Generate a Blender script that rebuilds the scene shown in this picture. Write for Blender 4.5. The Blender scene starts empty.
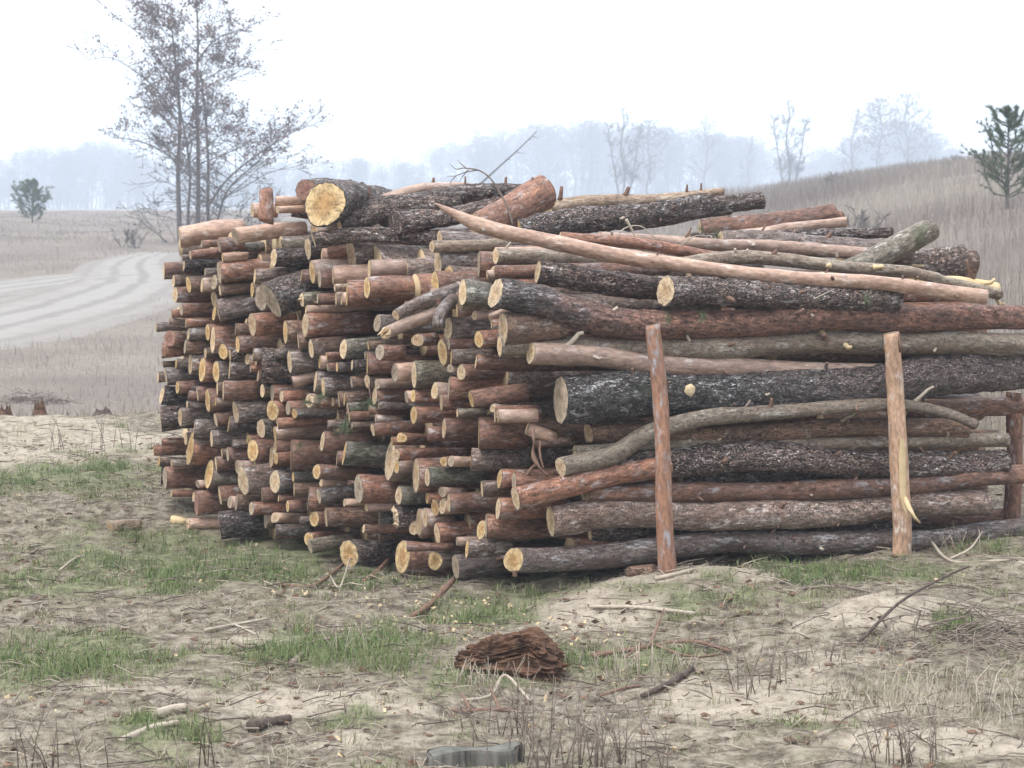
import bpy, math, random
import numpy as np
from mathutils import Vector, Matrix

random.seed(7)
RNG = np.random.default_rng(11)
scene = bpy.context.scene
COL = scene.collection

# ------------------------------------------------------------------ camera model
F, HY, CAM_H = 2200.0, 205.0, 1.75
PITCH = math.atan((384 - HY) / F)
CP, SP = math.cos(PITCH), math.sin(PITCH)

def ray(px, py):
    xc = (px - 512) / F; yc = (384 - py) / F
    return np.array([xc, CP + yc * SP, -SP + yc * CP])

def P(px, py, d):
    """the place seen at a photo point, d metres ahead of the camera"""
    r = ray(px, py)
    return np.array([0, 0, CAM_H]) + r * (d / r[1])

# ------------------------------------------------------------------ value noise
def _hash(ix, iy, iz, seed):
    h = (ix.astype(np.int64) * 374761393 + iy.astype(np.int64) * 668265263 + iz.astype(np.int64) * 2147483647 + seed * 974711) & 0xffffffff
    h = ((h ^ (h >> 13)) * 1274126177) & 0xffffffff
    h = (h ^ (h >> 16)) & 0xffff
    return h / 65535.0

def vnoise(x, y, z, seed=0):
    x = np.asarray(x, float); y = np.asarray(y, float) + 0 * x; z = np.asarray(z, float) + 0 * x
    fx, fy, fz = np.floor(x), np.floor(y), np.floor(z)
    u, v, w = x - fx, y - fy, z - fz
    u = u * u * (3 - 2 * u); v = v * v * (3 - 2 * v); w = w * w * (3 - 2 * w)
    r = 0
    for i in (0, 1):
        for j in (0, 1):
            for k in (0, 1):
                r = r + _hash(fx + i, fy + j, fz + k, seed) * (u if i else 1 - u) * (v if j else 1 - v) * (w if k else 1 - w)
    return r * 2 - 1

def fbm(x, y, z, seed=0, o=3):
    a, s, t = 1.0, 0.0, 0.0
    for i in range(o):
        s = s + a * vnoise(np.asarray(x) * 2 ** i, np.asarray(y) * 2 ** i, np.asarray(z) * 2 ** i, seed + i)
        t += a; a *= 0.5
    return s / t

def smooth(a, b, x):
    t = np.clip((np.asarray(x, float) - a) / (b - a), 0, 1)
    return t * t * (3 - 2 * t)

# ------------------------------------------------------------------ ground height
LR = [0, 7, 10, 11, 11.8, 12.5, 15, 17.5, 20, 24, 30, 40, 60, 75, 120, 200, 400, 1200]
LZ = [0, 0, -.02, -.075, -.05, .1, .1, .13, -.2, -.55, -.6, -.35, .1, .5, 1.0, 1.2, .6, .5]
RR = [0, 7, 9, 10.5, 13, 16, 25, 40, 60, 90, 120, 200, 400, 1200]
RZ = [0, .03, .06, .14, .21, .29, .7, 1.55, 2.75, 3.8, 4.2, 3.8, 1.5, .5]

def ground(x, y):
    x = np.asarray(x, float); y = np.asarray(y, float)
    r = np.hypot(x, y)
    az = np.where(y > 0.1, x / np.maximum(y, 0.1), np.sign(x))
    w = smooth(-0.02, 0.26, az)
    z = np.interp(r, LR, LZ) * (1 - w) + np.interp(r, RR, RZ) * w
    far = np.clip(r / 40, 0, 1)
    z = z + 0.045 * fbm(x * 0.9, y * 0.9, 0.3, 3, 3) * (1 - far * .5) + 0.018 * vnoise(x * 5, y * 5, 1.7, 9) * np.clip((22 - r) / 4, 0, 1)
    z = z + 0.25 * far * fbm(x * 0.11, y * 0.11, 2.2, 5, 2) + .22 * far * np.clip((r - 50) / 40, 0, 1) * fbm(x * .3, y * .1, 7.7, 6, 2)
    z = z + .07 * np.exp(-((r - 17) / 1.2) ** 2) * fbm(x * 1.6, y * .8, 6.6, 91, 3)
    # shallow bank of bare sand in front of the pile
    z = z + 0.05 * np.exp(-((x - 0.9) / .9) ** 2 - ((y - 9.35) / .35) ** 2) - 0.05 * np.exp(-((x + .1) / .5) ** 2 - ((y - 9.5) / .4) ** 2)
    z = z + .065 * np.exp(-((x - .75) / .45) ** 2 - ((y - 9.85) / .3) ** 2)
    z = z + 0.08 * np.exp(-((x - 1.55) / .35) ** 2 - ((y - 8.9) / .3) ** 2)
    return z

_DS = np.geomspace(4, 600, 420)
_PG = {}
def pg(px, py):
    """ground point seen at a photo point"""
    if (px, py) in _PG: return _PG[(px, py)].copy()
    rr = ray(px, py); rr = rr / rr[1]
    def first(ds):
        h = CAM_H + rr[2] * ds - ground(rr[0] * ds, ds)
        k = int(np.argmax(h < 0)) if (h < 0).any() else len(ds) - 1
        return ds[max(k - 1, 0)], ds[k]
    a, b = first(_DS); a, b = first(np.linspace(a, b, 40))
    p = np.array([rr[0] * b, b, float(ground(rr[0] * b, b))])
    _PG[(px, py)] = p
    return p.copy()

# ------------------------------------------------------------------ node helpers
class NT:
    def __init__(s, m):
        m.use_nodes = True
        s.nt = m.node_tree; s.nt.nodes.clear()
    def n(s, t, **kw):
        nd = s.nt.nodes.new(t)
        for k, v in kw.items():
            if k.startswith('i_'):
                key = k[2:]
                key = int(key) if key.isdigit() else key
                nd.inputs[key].default_value = v
            else:
                setattr(nd, k, v)
        return nd
    def l(s, a, b):
        s.nt.links.new(a, b)
    def ramp(s, fac, stops, interp='LINEAR'):
        nd = s.n('ShaderNodeValToRGB'); cr = nd.color_ramp; cr.interpolation = interp
        while len(cr.elements) > 1: cr.elements.remove(cr.elements[-1])
        cr.elements[0].position = stops[0][0]; cr.elements[0].color = c4(stops[0][1])
        for p, c in stops[1:]:
            e = cr.elements.new(p); e.color = c4(c)
        s.l(fac, nd.inputs[0]); return nd.outputs[0]
    def mix(s, fac, a, b, mode='MIX'):
        nd = s.n('ShaderNodeMix', data_type='RGBA', blend_type=mode)
        for v, i in ((fac, 0), (a, 6), (b, 7)):
            if hasattr(v, 'links'): s.l(v, nd.inputs[i])
            elif i == 0: nd.inputs[0].default_value = v
            else: nd.inputs[i].default_value = c4(v)
        return nd.outputs[2]
    def math(s, op, a, b=0.0, clamp=False):
        nd = s.n('ShaderNodeMath', operation=op, use_clamp=clamp)
        for v, i in ((a, 0), (b, 1)):
            if hasattr(v, 'links'): s.l(v, nd.inputs[i])
            else: nd.inputs[i].default_value = v
        return nd.outputs[0]
    def noise(s, vec, scale=1.0, detail=3.0, rough=.55, dist=0.0):
        nd = s.n('ShaderNodeTexNoise', i_Scale=scale, i_Detail=detail, i_Roughness=rough, i_Distortion=dist)
        if vec is not None: s.l(vec, nd.inputs['Vector'])
        return nd.outputs[0]
    def mapping(s, vec, scale):
        nd = s.n('ShaderNodeMapping'); nd.inputs['Scale'].default_value = scale
        s.l(vec, nd.inputs[0]); return nd.outputs[0]
    def out(s, col, rough=.8, bump=None, bstr=.5, bdist=.01, spec=.3):
        b = s.n('ShaderNodeBsdfPrincipled'); b.inputs['Roughness'].default_value = rough
        b.inputs['Specular IOR Level'].default_value = spec
        if hasattr(col, 'links'): s.l(col, b.inputs[0])
        else: b.inputs[0].default_value = c4(col)
        if bump is not None:
            bp = s.n('ShaderNodeBump', i_Strength=bstr, i_Distance=bdist)
            s.l(bump, bp.inputs['Height']); s.l(bp.outputs[0], b.inputs['Normal'])
        o = s.n('ShaderNodeOutputMaterial'); s.l(b.outputs[0], o.inputs[0])
        return b

def c4(c):
    if isinstance(c, (int, float)): return (c, c, c, 1)
    return (c[0], c[1], c[2], 1) if len(c) == 3 else c

def new_mat(name): return bpy.data.materials.new(name)

def bark_mat(name, c0, c1, flake, flake_amt=.5, plate=0.0, moss=0.0, grad=None, bump=.6, dark=(.035, .026, .022), fine=1.0):
    m = new_mat(name); t = NT(m)
    tc = t.n('ShaderNodeTexCoord'); oi = t.n('ShaderNodeObjectInfo')
    off = t.n('ShaderNodeVectorMath', operation='SCALE'); off.inputs[0].default_value = (37., 21., 53.)
    t.l(oi.outputs['Random'], off.inputs['Scale'])
    add = t.n('ShaderNodeVectorMath', operation='ADD'); t.l(tc.outputs['Object'], add.inputs[0]); t.l(off.outputs[0], add.inputs[1])
    v = add.outputs[0]
    vb = t.mapping(v, (3.2, 8, 8)); n1 = t.noise(vb, 1.6, 4, .6, .4)
    vf = t.mapping(v, (26, 70, 70)); nf = t.noise(vf, 1.0, 4, .65)
    vm = t.mapping(v, (10, 26, 26)); nm = t.noise(vm, 1.0, 3, .6, .6)
    col = t.ramp(n1, [(.34, c0), (.62, c1)])
    h = t.math('MULTIPLY', nf, .5)
    if plate > 0:
        vo = t.n('ShaderNodeTexVoronoi', feature='DISTANCE_TO_EDGE'); 
        vw = t.n('ShaderNodeVectorMath', operation='ADD')
        nn = t.n('ShaderNodeTexNoise', i_Scale=1.5, i_Detail=3.0); t.l(vm, nn.inputs['Vector'])
        t.l(t.mapping(v, (13, 34, 34)), vw.inputs[0]); t.l(nn.outputs[1], vw.inputs[1])
        t.l(vw.outputs[0], vo.inputs['Vector'])
        fur = t.ramp(vo.outputs[0], [(.015, 0), (.05 + .09 * plate, 1)])
        col = t.mix(fur, dark, col)
        h = t.math('ADD', h, t.math('MULTIPLY', fur, 1.3))
        if plate > .5:                          # pale lichened plates among the dark ones
            vc = t.n('ShaderNodeTexVoronoi', feature='F1'); t.l(vw.outputs[0], vc.inputs['Vector'])
            sc = t.n('ShaderNodeSeparateColor'); t.l(vc.outputs['Color'], sc.inputs[0])
            pl = t.math('MULTIPLY', t.ramp(sc.outputs[0], [(.82, 0), (.86, .6)]), fur)
            pl = t.math('MULTIPLY', pl, t.ramp(nf, [(.40, 0), (.52, 1)]))
            col = t.mix(pl, col, flake)
    fl = t.ramp(nm, [(.62 - .14 * flake_amt, 0), (.70 - .10 * flake_amt, 1)])
    fl2 = t.math('MULTIPLY', fl, t.ramp(nf, [(.38, 0), (.6, 1)]))
    col = t.mix(fl2, col, flake)
    if grad is not None:                       # bark that changes along the trunk
        sx = t.n('ShaderNodeSeparateXYZ'); t.l(tc.outputs['Object'], sx.inputs[0])
        g = t.math('ADD', sx.outputs[0], t.math('MULTIPLY', n1, .6))
        gm = t.ramp(t.math('DIVIDE', g, 3.0), [(grad[0] / 3, 0), (grad[1] / 3, 1)])
        c2 = t.ramp(nm, [(.35, grad[2]), (.6, grad[3])])
        col = t.mix(gm, col, c2)
    if moss > 0:
        ms = t.ramp(t.noise(t.mapping(v, (4, 7, 7)), 1.3, 4), [(.6 - .2 * moss, 0), (.75 - .15 * moss, .8)])
        col = t.mix(ms, col, (.085, .10, .045))
    dk = t.ramp(nf, [(.36, 1 - .62 * fine), (.5, 1.0), (.64, 1 + .6 * fine)])
    col = t.mix(1.0, col, dk, 'MULTIPLY')
    rv = t.ramp(oi.outputs['Random'], [(0, (.72, .74, .76)), (.5, (1, 1, 1)), (1, (1.25, 1.16, 1.08))])
    col = t.mix(1.0, col, rv, 'MULTIPLY')
    t.out(col, .55, h, bump, .012, .45)
    return m

BARK = {
 'R': bark_mat('bark_red', (.37, .185, .118), (.225, .12, .085), (.34, .31, .31), .55, plate=.15, bump=.8, dark=(.12, .065, .05), fine=.7),
 'B': bark_mat('bark_brown', (.275, .165, .11), (.165, .105, .078), (.36, .30, .27), .4, plate=.3, bump=.9, fine=.7),
 'G': bark_mat('bark_grey', (.29, .235, .21), (.19, .13, .105), (.43, .40, .39), .6, plate=.3, bump=.9, fine=.8),
 'D': bark_mat('bark_dark_plated', (.175, .13, .115), (.25, .175, .145), (.50, .46, .45), .6, plate=1.0, bump=1.2, dark=(.02, .016, .015)),
 'M': bark_mat('bark_mossy', (.25, .225, .175), (.17, .14, .11), (.40, .385, .35), .5, plate=.3, moss=.35, bump=.9, fine=.8),
 'P': bark_mat('bark_pale', (.42, .29, .22), (.30, .195, .15), (.46, .395, .36), .45, bump=.6, fine=.45),
 'T': bark_mat('bark_tan', (.36, .29, .215), (.26, .185, .135), (.43, .385, .33), .5, plate=.12, bump=.7, fine=.6),
 'F': bark_mat('bark_dark_to_red', (.14, .108, .10), (.20, .145, .125), (.52, .48, .47), .6, plate=.9, bump=1.0, dark=(.02, .016, .015), grad=(.45, 1.0, (.42, .205, .14), (.27, .145, .108))),
 'K': bark_mat('bark_black_to_pink', (.105, .09, .083), (.155, .125, .11), (.56, .53, .52), .6, plate=.9, moss=.08, bump=1.2, dark=(.016, .013, .012), grad=(1.1, 2.0, (.37, .28, .255), (.25, .18, .155))),
}

def cut_mat(name, pale, heart, amt):
    m = new_mat(name); t = NT(m)
    uv = t.n('ShaderNodeUVMap'); oi = t.n('ShaderNodeObjectInfo')
    ln = t.n('ShaderNodeVectorMath', operation='LENGTH')
    off = t.n('ShaderNodeVectorMath', operation='SCALE'); off.inputs[0].default_value = (9., 5., 3.); t.l(oi.outputs['Random'], off.inputs['Scale'])
    ad = t.n('ShaderNodeVectorMath', operation='ADD'); t.l(uv.outputs[0], ad.inputs[0]); t.l(off.outputs[0], ad.inputs[1])
    nz = t.noise(ad.outputs[0], 2.2, 4, .6)
    t.l(uv.outputs[0], ln.inputs[0])
    r = t.math('ADD', ln.outputs['Value'], t.math('MULTIPLY', t.math('SUBTRACT', nz, .5), .5))
    ring = t.n('ShaderNodeMath', operation='SINE'); t.l(t.math('MULTIPLY', r, 46.0), ring.inputs[0])
    col = t.ramp(r, [(.18, heart), (.5, [a * (1 - amt) + b * amt for a, b in zip(pale, heart)]), (.68, pale)])
    col = t.mix(t.math('MULTIPLY', t.math('ADD', ring.outputs[0], 1.0), .075), col, [c * .55 for c in heart])
    sxy = t.n('ShaderNodeSeparateXYZ'); t.l(uv.outputs[0], sxy.inputs[0])
    cmb = t.n('ShaderNodeCombineXYZ'); t.l(t.math('MULTIPLY', t.math('ARCTAN2', sxy.outputs[1], sxy.outputs[0]), 2.6), cmb.inputs[0])
    t.l(t.math('MULTIPLY', ln.outputs['Value'], .9), cmb.inputs[1]); t.l(t.math('MULTIPLY', oi.outputs['Random'], 60.0), cmb.inputs[2])
    crk = t.ramp(t.noise(cmb.outputs[0], 1.6, 2, .5), [(.475, 0), (.497, .65), (.503, .65), (.525, 0)])
    col = t.mix(crk, col, [c * .3 for c in heart])
    dirt = t.ramp(t.noise(ad.outputs[0], 3.5, 5, .7), [(.36, .5), (.58, 1.05)])
    col = t.mix(1.0, col, dirt, 'MULTIPLY')
    rv = t.ramp(oi.outputs['Random'], [(0, (.78, .74, .70)), (.4, (.98, .98, .98)), (1, (1.18, 1.15, 1.08))])
    col = t.mix(1.0, col, rv, 'MULTIPLY')
    t.out(col, .8, nz, .25, .004, .25)
    return m

CUT = {'Y': cut_mat('cut_wood_pale', (.60, .465, .32), (.50, .345, .205), .5),
       'O': cut_mat('cut_wood_orange', (.60, .44, .24), (.47, .28, .12), .7),
       'W': cut_mat('cut_wood_weathered', (.42, .34, .26), (.33, .25, .175), .5),
       'S': cut_mat('cut_wood_red', (.30, .17, .13), (.24, .12, .09), .5)}

def plain_mat(name, c0, c1, scale=(8, 8, 8), bump=.5, rough=.85, spec=.2):
    m = new_mat(name); t = NT(m)
    tc = t.n('ShaderNodeTexCoord')
    n = t.noise(t.mapping(tc.outputs['Object'], scale), 1.0, 4, .65)
    t.out(t.ramp(n, [(.32, c0), (.68, c1)]), rough, n, bump, .01, spec)
    return m

MAT_TWIG = plain_mat('twig_grey_brown', (.13, .10, .085), (.26, .21, .17), (30, 30, 30))
MAT_TWIG_PALE = plain_mat('twig_bleached', (.30, .25, .19), (.44, .38, .31), (30, 30, 30))
MAT_TWIG_RED = plain_mat('twig_reddish', (.13, .075, .055), (.22, .14, .105), (30, 30, 30))
MAT_TWIG_DARK = plain_mat('twig_dark', (.05, .038, .032), (.12, .09, .075), (30, 30, 30))
MAT_NEEDLE = plain_mat('pine_needles', (.075, .105, .055), (.135, .17, .095), (20, 20, 20), 0)
MAT_WOODCHIP = plain_mat('fresh_wood', (.50, .38, .22), (.58, .46, .30), (20, 20, 20))
MAT_ROT = plain_mat('rotten_wood', (.03, .017, .012), (.16, .085, .052), (9, 30, 30), 1.0)
MAT_GREYWOOD = plain_mat('weathered_stump_wood', (.035, .032, .028), (.185, .175, .155), (34, 34, 2.5), 1.0)
MAT_BARE = plain_mat('stripped_wood', (.52, .38, .20), (.60, .47, .29), (6, 30, 30), .4)
MAT_POST = BARK['R']

# ------------------------------------------------------------------ object helpers
def mesh_obj(name, verts, faces, mat, parent=None, smooth_sh=True, matrix=None):
    me = bpy.data.meshes.new(name)
    me.from_pydata([tuple(map(float, v)) for v in verts], [], [tuple(int(i) for i in f) for f in faces])
    if smooth_sh: me.polygons.foreach_set('use_smooth', [True] * len(me.polygons))
    if mat is not None: me.materials.append(mat)
    o = bpy.data.objects.new(name, me); COL.objects.link(o)
    if matrix is not None: o.matrix_world = matrix
    if parent is not None:
        o.parent = parent
    return o

def np_mesh(name, V, T, mat, k=3):
    """fast mesh from arrays of equal-size faces"""
    me = bpy.data.meshes.new(name)
    V = np.ascontiguousarray(V, dtype=np.float32); T = np.ascontiguousarray(T, dtype=np.int32)
    me.vertices.add(len(V)); me.vertices.foreach_set('co', V.ravel())
    me.loops.add(T.size); me.loops.foreach_set('vertex_index', T.ravel())
    me.polygons.add(len(T)); me.polygons.foreach_set('loop_start', np.arange(0, T.size, k, dtype=np.int32))
    me.update(calc_edges=True); me.validate()
    if mat is not None: me.materials.append(mat)
    o = bpy.data.objects.new(name, me); COL.objects.link(o)
    return o

def tag(o, label=None, cat=None, group=None, kind=None):
    if label: o['label'] = label
    if cat: o['category'] = cat
    if group: o['group'] = group
    if kind: o['kind'] = kind
    return o

def empty(name, loc):
    o = bpy.data.objects.new(name, None); COL.objects.link(o); o.location = tuple(map(float, loc)); o.empty_display_size = .1
    return o

class MB:
    def __init__(s): s.v = []; s.f = []
    def tube(s, pts, radii, n=5, cap=True):
        pts = [np.asarray(p, float) for p in pts]
        b = len(s.v); k = len(pts)
        for i, p in enumerate(pts):
            t = pts[min(i + 1, k - 1)] - pts[max(i - 1, 0)]
            L = np.linalg.norm(t); t = t / L if L > 1e-9 else np.array([0, 0, 1.])
            a = np.array([0, 0, 1.]) if abs(t[2]) < .9 else np.array([1., 0, 0])
            u = np.cross(t, a); u /= np.linalg.norm(u); w = np.cross(u, t)
            for j in range(n):
                an = 2 * math.pi * j / n
                s.v.append(p + radii[i] * (math.cos(an) * u + math.sin(an) * w))
        for i in range(k - 1):
            for j in range(n):
                s.f.append((b + i * n + j, b + i * n + (j + 1) % n, b + (i + 1) * n + (j + 1) % n, b + (i + 1) * n + j))
        if cap and n > 2:
            s.f.append(tuple(b + j for j in range(n))[::-1]); s.f.append(tuple(b + (k - 1) * n + j for j in range(n)))
    def quad(s, c, u, w):
        b = len(s.v); s.v += [c - u - w, c + u - w, c + u + w, c - u + w]; s.f.append((b, b + 1, b + 2, b + 3))
    def tri(s, a, b_, c):
        b = len(s.v); s.v += [a, b_, c]; s.f.append((b, b + 1, b + 2))
    def box(s, c, h, R=None):
        b = len(s.v)
        for dx in (-1, 1):
            for dy in (-1, 1):
                for dz in (-1, 1):
                    d = np.array([dx * h[0], dy * h[1], dz * h[2]])
                    if R is not None: d = R @ d
                    s.v.append(c + d)
        for q in ((0, 1, 3, 2), (4, 6, 7, 5), (0, 4, 5, 1), (2, 3, 7, 6), (0, 2, 6, 4), (1, 5, 7, 3)):
            s.f.append(tuple(b + i for i in q))
    def build(s, name, mat, parent=None, origin=None, sm=True):
        o_ = np.zeros(3) if origin is None else np.asarray(origin, float)
        o = mesh_obj(name, [v - o_ for v in s.v], s.f, mat, parent, sm)
        if origin is not None and parent is None: o.location = tuple(map(float, o_))
        return o

def catmull(pts, n):
    pts = [np.asarray(p, float) for p in pts]
    if len(pts) == 2:
        return [pts[0] + (pts[1] - pts[0]) * i / (n - 1) for i in range(n)]
    q = [2 * pts[0] - pts[1]] + pts + [2 * pts[-1] - pts[-2]]
    seg = [np.linalg.norm(pts[i + 1] - pts[i]) for i in range(len(pts) - 1)]
    cum = np.concatenate([[0], np.cumsum(seg)])
    out = []
    for i in range(n):
        s = cum[-1] * i / (n - 1)
        k = min(int(np.searchsorted(cum, s, 'right')) - 1, len(seg) - 1)
        t = (s - cum[k]) / seg[k]
        a, b, c, d = q[k], q[k + 1], q[k + 2], q[k + 3]
        out.append(.5 * (2 * b + (c - a) * t + (2 * a - 5 * b + 4 * c - d) * t * t + (3 * b - a - 3 * c + d) * t ** 3))
    return out

LOG_N = 0
def log_geometry(pts, r0, r1, bark, detail, seed, cut_a=(0, 0), cut_b=(0, 0), splinter=0.0, ends=(1, 1), taper=0.0):
    """bark tube in its own frame (x along the log, z up) and its two sawn faces"""
    p0, p1 = np.asarray(pts[0], float), np.asarray(pts[-1], float)
    ax = p1 - p0; L = np.linalg.norm(ax); ax = ax / L
    side = np.cross(np.array([0, 0, 1.]), ax); side /= np.linalg.norm(side); up = np.cross(ax, side)
    M = np.array([ax, side, up])                       # world -> local
    rm = (r0 + r1) / 2
    n = {0: 14, 1: 20, 2: 36}[detail]
    step = {0: .07, 1: .045, 2: .02}[detail]
    k = max(4, int(L / step))
    loc = np.array(catmull([M @ (np.asarray(p, float) - p0) for p in pts], k))
    rs = np.random.default_rng(seed)
    wq = rs.uniform(0, 6.28, 4); wl = loc[:, 0] - loc[0, 0]
    loc[:, 1] += .15 * rm * (np.sin(wl * 4.1 + wq[0]) + .6 * np.sin(wl * 9.3 + wq[1])) * np.clip(wl / .2, 0, 1)
    loc[:, 2] += .15 * rm * (np.sin(wl * 3.7 + wq[2]) + .6 * np.sin(wl * 8.1 + wq[3])) * np.clip(wl / .2, 0, 1)
    th = np.arange(n) * 2 * math.pi / n
    x = loc[:, 0][:, None]; T = np.linspace(0, 1, k)[:, None]
    R = r0 + (r1 - r0) * T + 0 * th[None, :]
    ph = rs.uniform(0, 6.28, 4)
    R = R * (1 + .045 * np.cos(2 * th + ph[0])[None, :] + .03 * np.cos(3 * th + ph[1] + 1.5 * x) + .03 * np.sin(x * 7 + ph[2]))
    cy, cz = np.cos(th)[None, :], np.sin(th)[None, :]
    for _ in range(int(L * 2.2)):
        xk, tk, ak = rs.uniform(.08, L), rs.uniform(0, 6.28), rs.uniform(.05, .16)
        R = R * (1 + ak * np.exp(-((x - xk) / .035) ** 2) * (.4 + .6 * np.clip(np.cos(th - tk), 0, 1) ** 2)[None, :])
    if taper: R = R * np.clip(.06 + (x / taper) ** .8, 0, 1)
    # bark relief
    gx = x * 9 + seed * 1.37
    if bark in 'DFK':
        a = vnoise(gx * 1.5 + 0 * cy, cy * rm * 55, cz * rm * 55, seed)
        b = vnoise(gx * 4 + 0 * cy, cy * rm * 120, cz * rm * 120, seed + 3)
        rel = .55 * (1 - np.abs(a) * 2) + .45 * b
        amp = np.full_like(R, .0105)
        if bark == 'F': amp = amp * np.where(x < 1.0, 1, .4)
        R = R + rel * amp
    else:
        a = fbm(gx * .9 + 0 * cy, cy * rm * 40, cz * rm * 40, seed, 2)
        R = R + a * (.0028 if bark in 'PT' else .0042)
    tn = np.gradient(loc, axis=0); tn /= np.linalg.norm(tn, axis=1)[:, None]
    sd = np.cross(np.array([0, 0, 1.]), tn); sd /= np.linalg.norm(sd, axis=1)[:, None]; uu = np.cross(tn, sd)
    V = loc[:, None, :] + R[..., None] * (cy[..., None] * sd[:, None, :] + cz[..., None] * uu[:, None, :])
    # slanting saw cuts at either end
    d0 = (V - loc[0]) @ np.array([0, cut_a[0], cut_a[1]])
    V[..., 0] += d0 * np.clip(1 - (loc[:, 0:1] - loc[0, 0]) / (2.5 * rm), 0, 1)
    d1 = (V - loc[-1]) @ np.array([0, cut_b[0], cut_b[1]])
    V[..., 0] += d1 * np.clip(1 - (loc[-1, 0] - loc[:, 0:1]) / (2.5 * rm), 0, 1)
    verts = V.reshape(-1, 3).tolist(); faces = []
    for i in range(k - 1):
        for j in range(n):
            faces.append((i * n + j, (i + 1) * n + j, (i + 1) * n + (j + 1) % n, i * n + (j + 1) % n))
    caps = []
    for e, sgn in ((0, -1), (k - 1, 1)):
        c = V[e].mean(axis=0)
        b = len(verts)
        for j in range(n): verts.append((c + (V[e, j] - c) * .90).tolist())
        for j in range(n):
            q = (e * n + j, e * n + (j + 1) % n, b + (j + 1) % n, b + j)
            faces.append(q if sgn < 0 else q[::-1])
        if not ends[0 if sgn < 0 else 1]:
            q = tuple(b + j for j in range(n)); faces.append(q if sgn < 0 else q[::-1])
        # sawn disc
        dv, df, du = [c.tolist()], [], [(0, 0)]
        rads = (.35, .68, .945)
        for q, rr in enumerate(rads):
            for j in range(n):
                p = c + (V[e, j] - c) * rr
                p = p + np.array([sgn * (.0022 + .0004 * rs.normal() * (q < 2)), 0, 0])
                if splinter and sgn < 0 and q < 2: p[0] -= splinter * max(0, rs.normal()) * .5
                dv.append(p.tolist()); du.append((math.cos(th[j]) * rr, math.sin(th[j]) * rr))
        for j in range(n):
            f = (0, 1 + (j + 1) % n, 1 + j); df.append(f if sgn < 0 else f[::-1])
            for q in range(len(rads) - 1):
                o1, o2 = 1 + q * n, 1 + (q + 1) * n
                f = (o1 + j, o1 + (j + 1) % n, o2 + (j + 1) % n, o2 + j); df.append(f if sgn < 0 else f[::-1])
        caps.append((dv, df, du))
    Mx = Matrix(((ax[0], side[0], up[0], p0[0]), (ax[1], side[1], up[1], p0[1]), (ax[2], side[2], up[2], p0[2]), (0, 0, 0, 1)))
    return verts, faces, caps, Mx, loc, M, p0

LOGS = []
def make_log(pts, r0, r1, bark, label, detail=1, ends=(1, 0), cut=('Y', 'Y'), cut_a=None, cut_b=None, stubs=(), splinter=0.0, group='logs in the stacked pile', cat='log', name='log', mat=None, taper=0.0):
    global LOG_N
    LOG_N += 1
    rs = np.random.default_rng(LOG_N * 13 + 5)
    if cut_a is None: cut_a = rs.normal(0, .16, 2)
    if cut_b is None: cut_b = rs.normal(0, .12, 2)
    v, f, caps, Mx, loc, M, p0 = log_geometry(pts, r0, r1, bark, detail, LOG_N, cut_a, cut_b, splinter, ends, taper)
    o = mesh_obj(name, v, f, mat or BARK[bark], matrix=Mx)
    tag(o, label, cat, group)
    for e in (0, 1):
        if ends[e]:
            dv, df, du = caps[e]
            c = mesh_obj('cut_end', dv, df, CUT[cut[e]], o, smooth_sh=False)
            uvl = c.data.uv_layers.new(name='UVMap')
            for lp in c.data.loops: uvl.data[lp.index].uv = du[lp.vertex_index]
    for (t, ang, ln, rr, *rest) in stubs:
        # branch stub: t along the log, ang round it (0 = to the viewer, 90 = up), lean along the log
        lean = rest[0] if rest else .5
        smat = rest[1] if len(rest) > 1 else MAT_TWIG_RED
        i = min(int(t * (len(loc) - 1)), len(loc) - 1); c = loc[i]; rad = r0 + (r1 - r0) * t
        a = math.radians(ang)
        d = np.array([lean, -math.cos(a), math.sin(a)]); d /= np.linalg.norm(d)
        mb = MB()
        base = c + np.array([0, -math.cos(a), math.sin(a)]) * rad * .8
        mb.tube([base, base + d * ln * .25, base + d * ln * .7 + np.array([0, 0, .1 * ln * rs.normal()]), base + d * ln], [rr * 1.5, rr * 1.05, rr * .9, rr * .7], 7)
        mb.build('branch_stub', smat, o)
    LOGS.append(o)
    return o

# ------------------------------------------------------------------ the pile: sawn-end face
def dface(x, y):
    d = 10.0 + max(0, 505 - x) / 345 * 2.2 + max(0, x - 505) * .00165
    return d + max(0, 285 - y) / 105 * 1.5 * float(smooth(200, 430, x))

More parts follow.
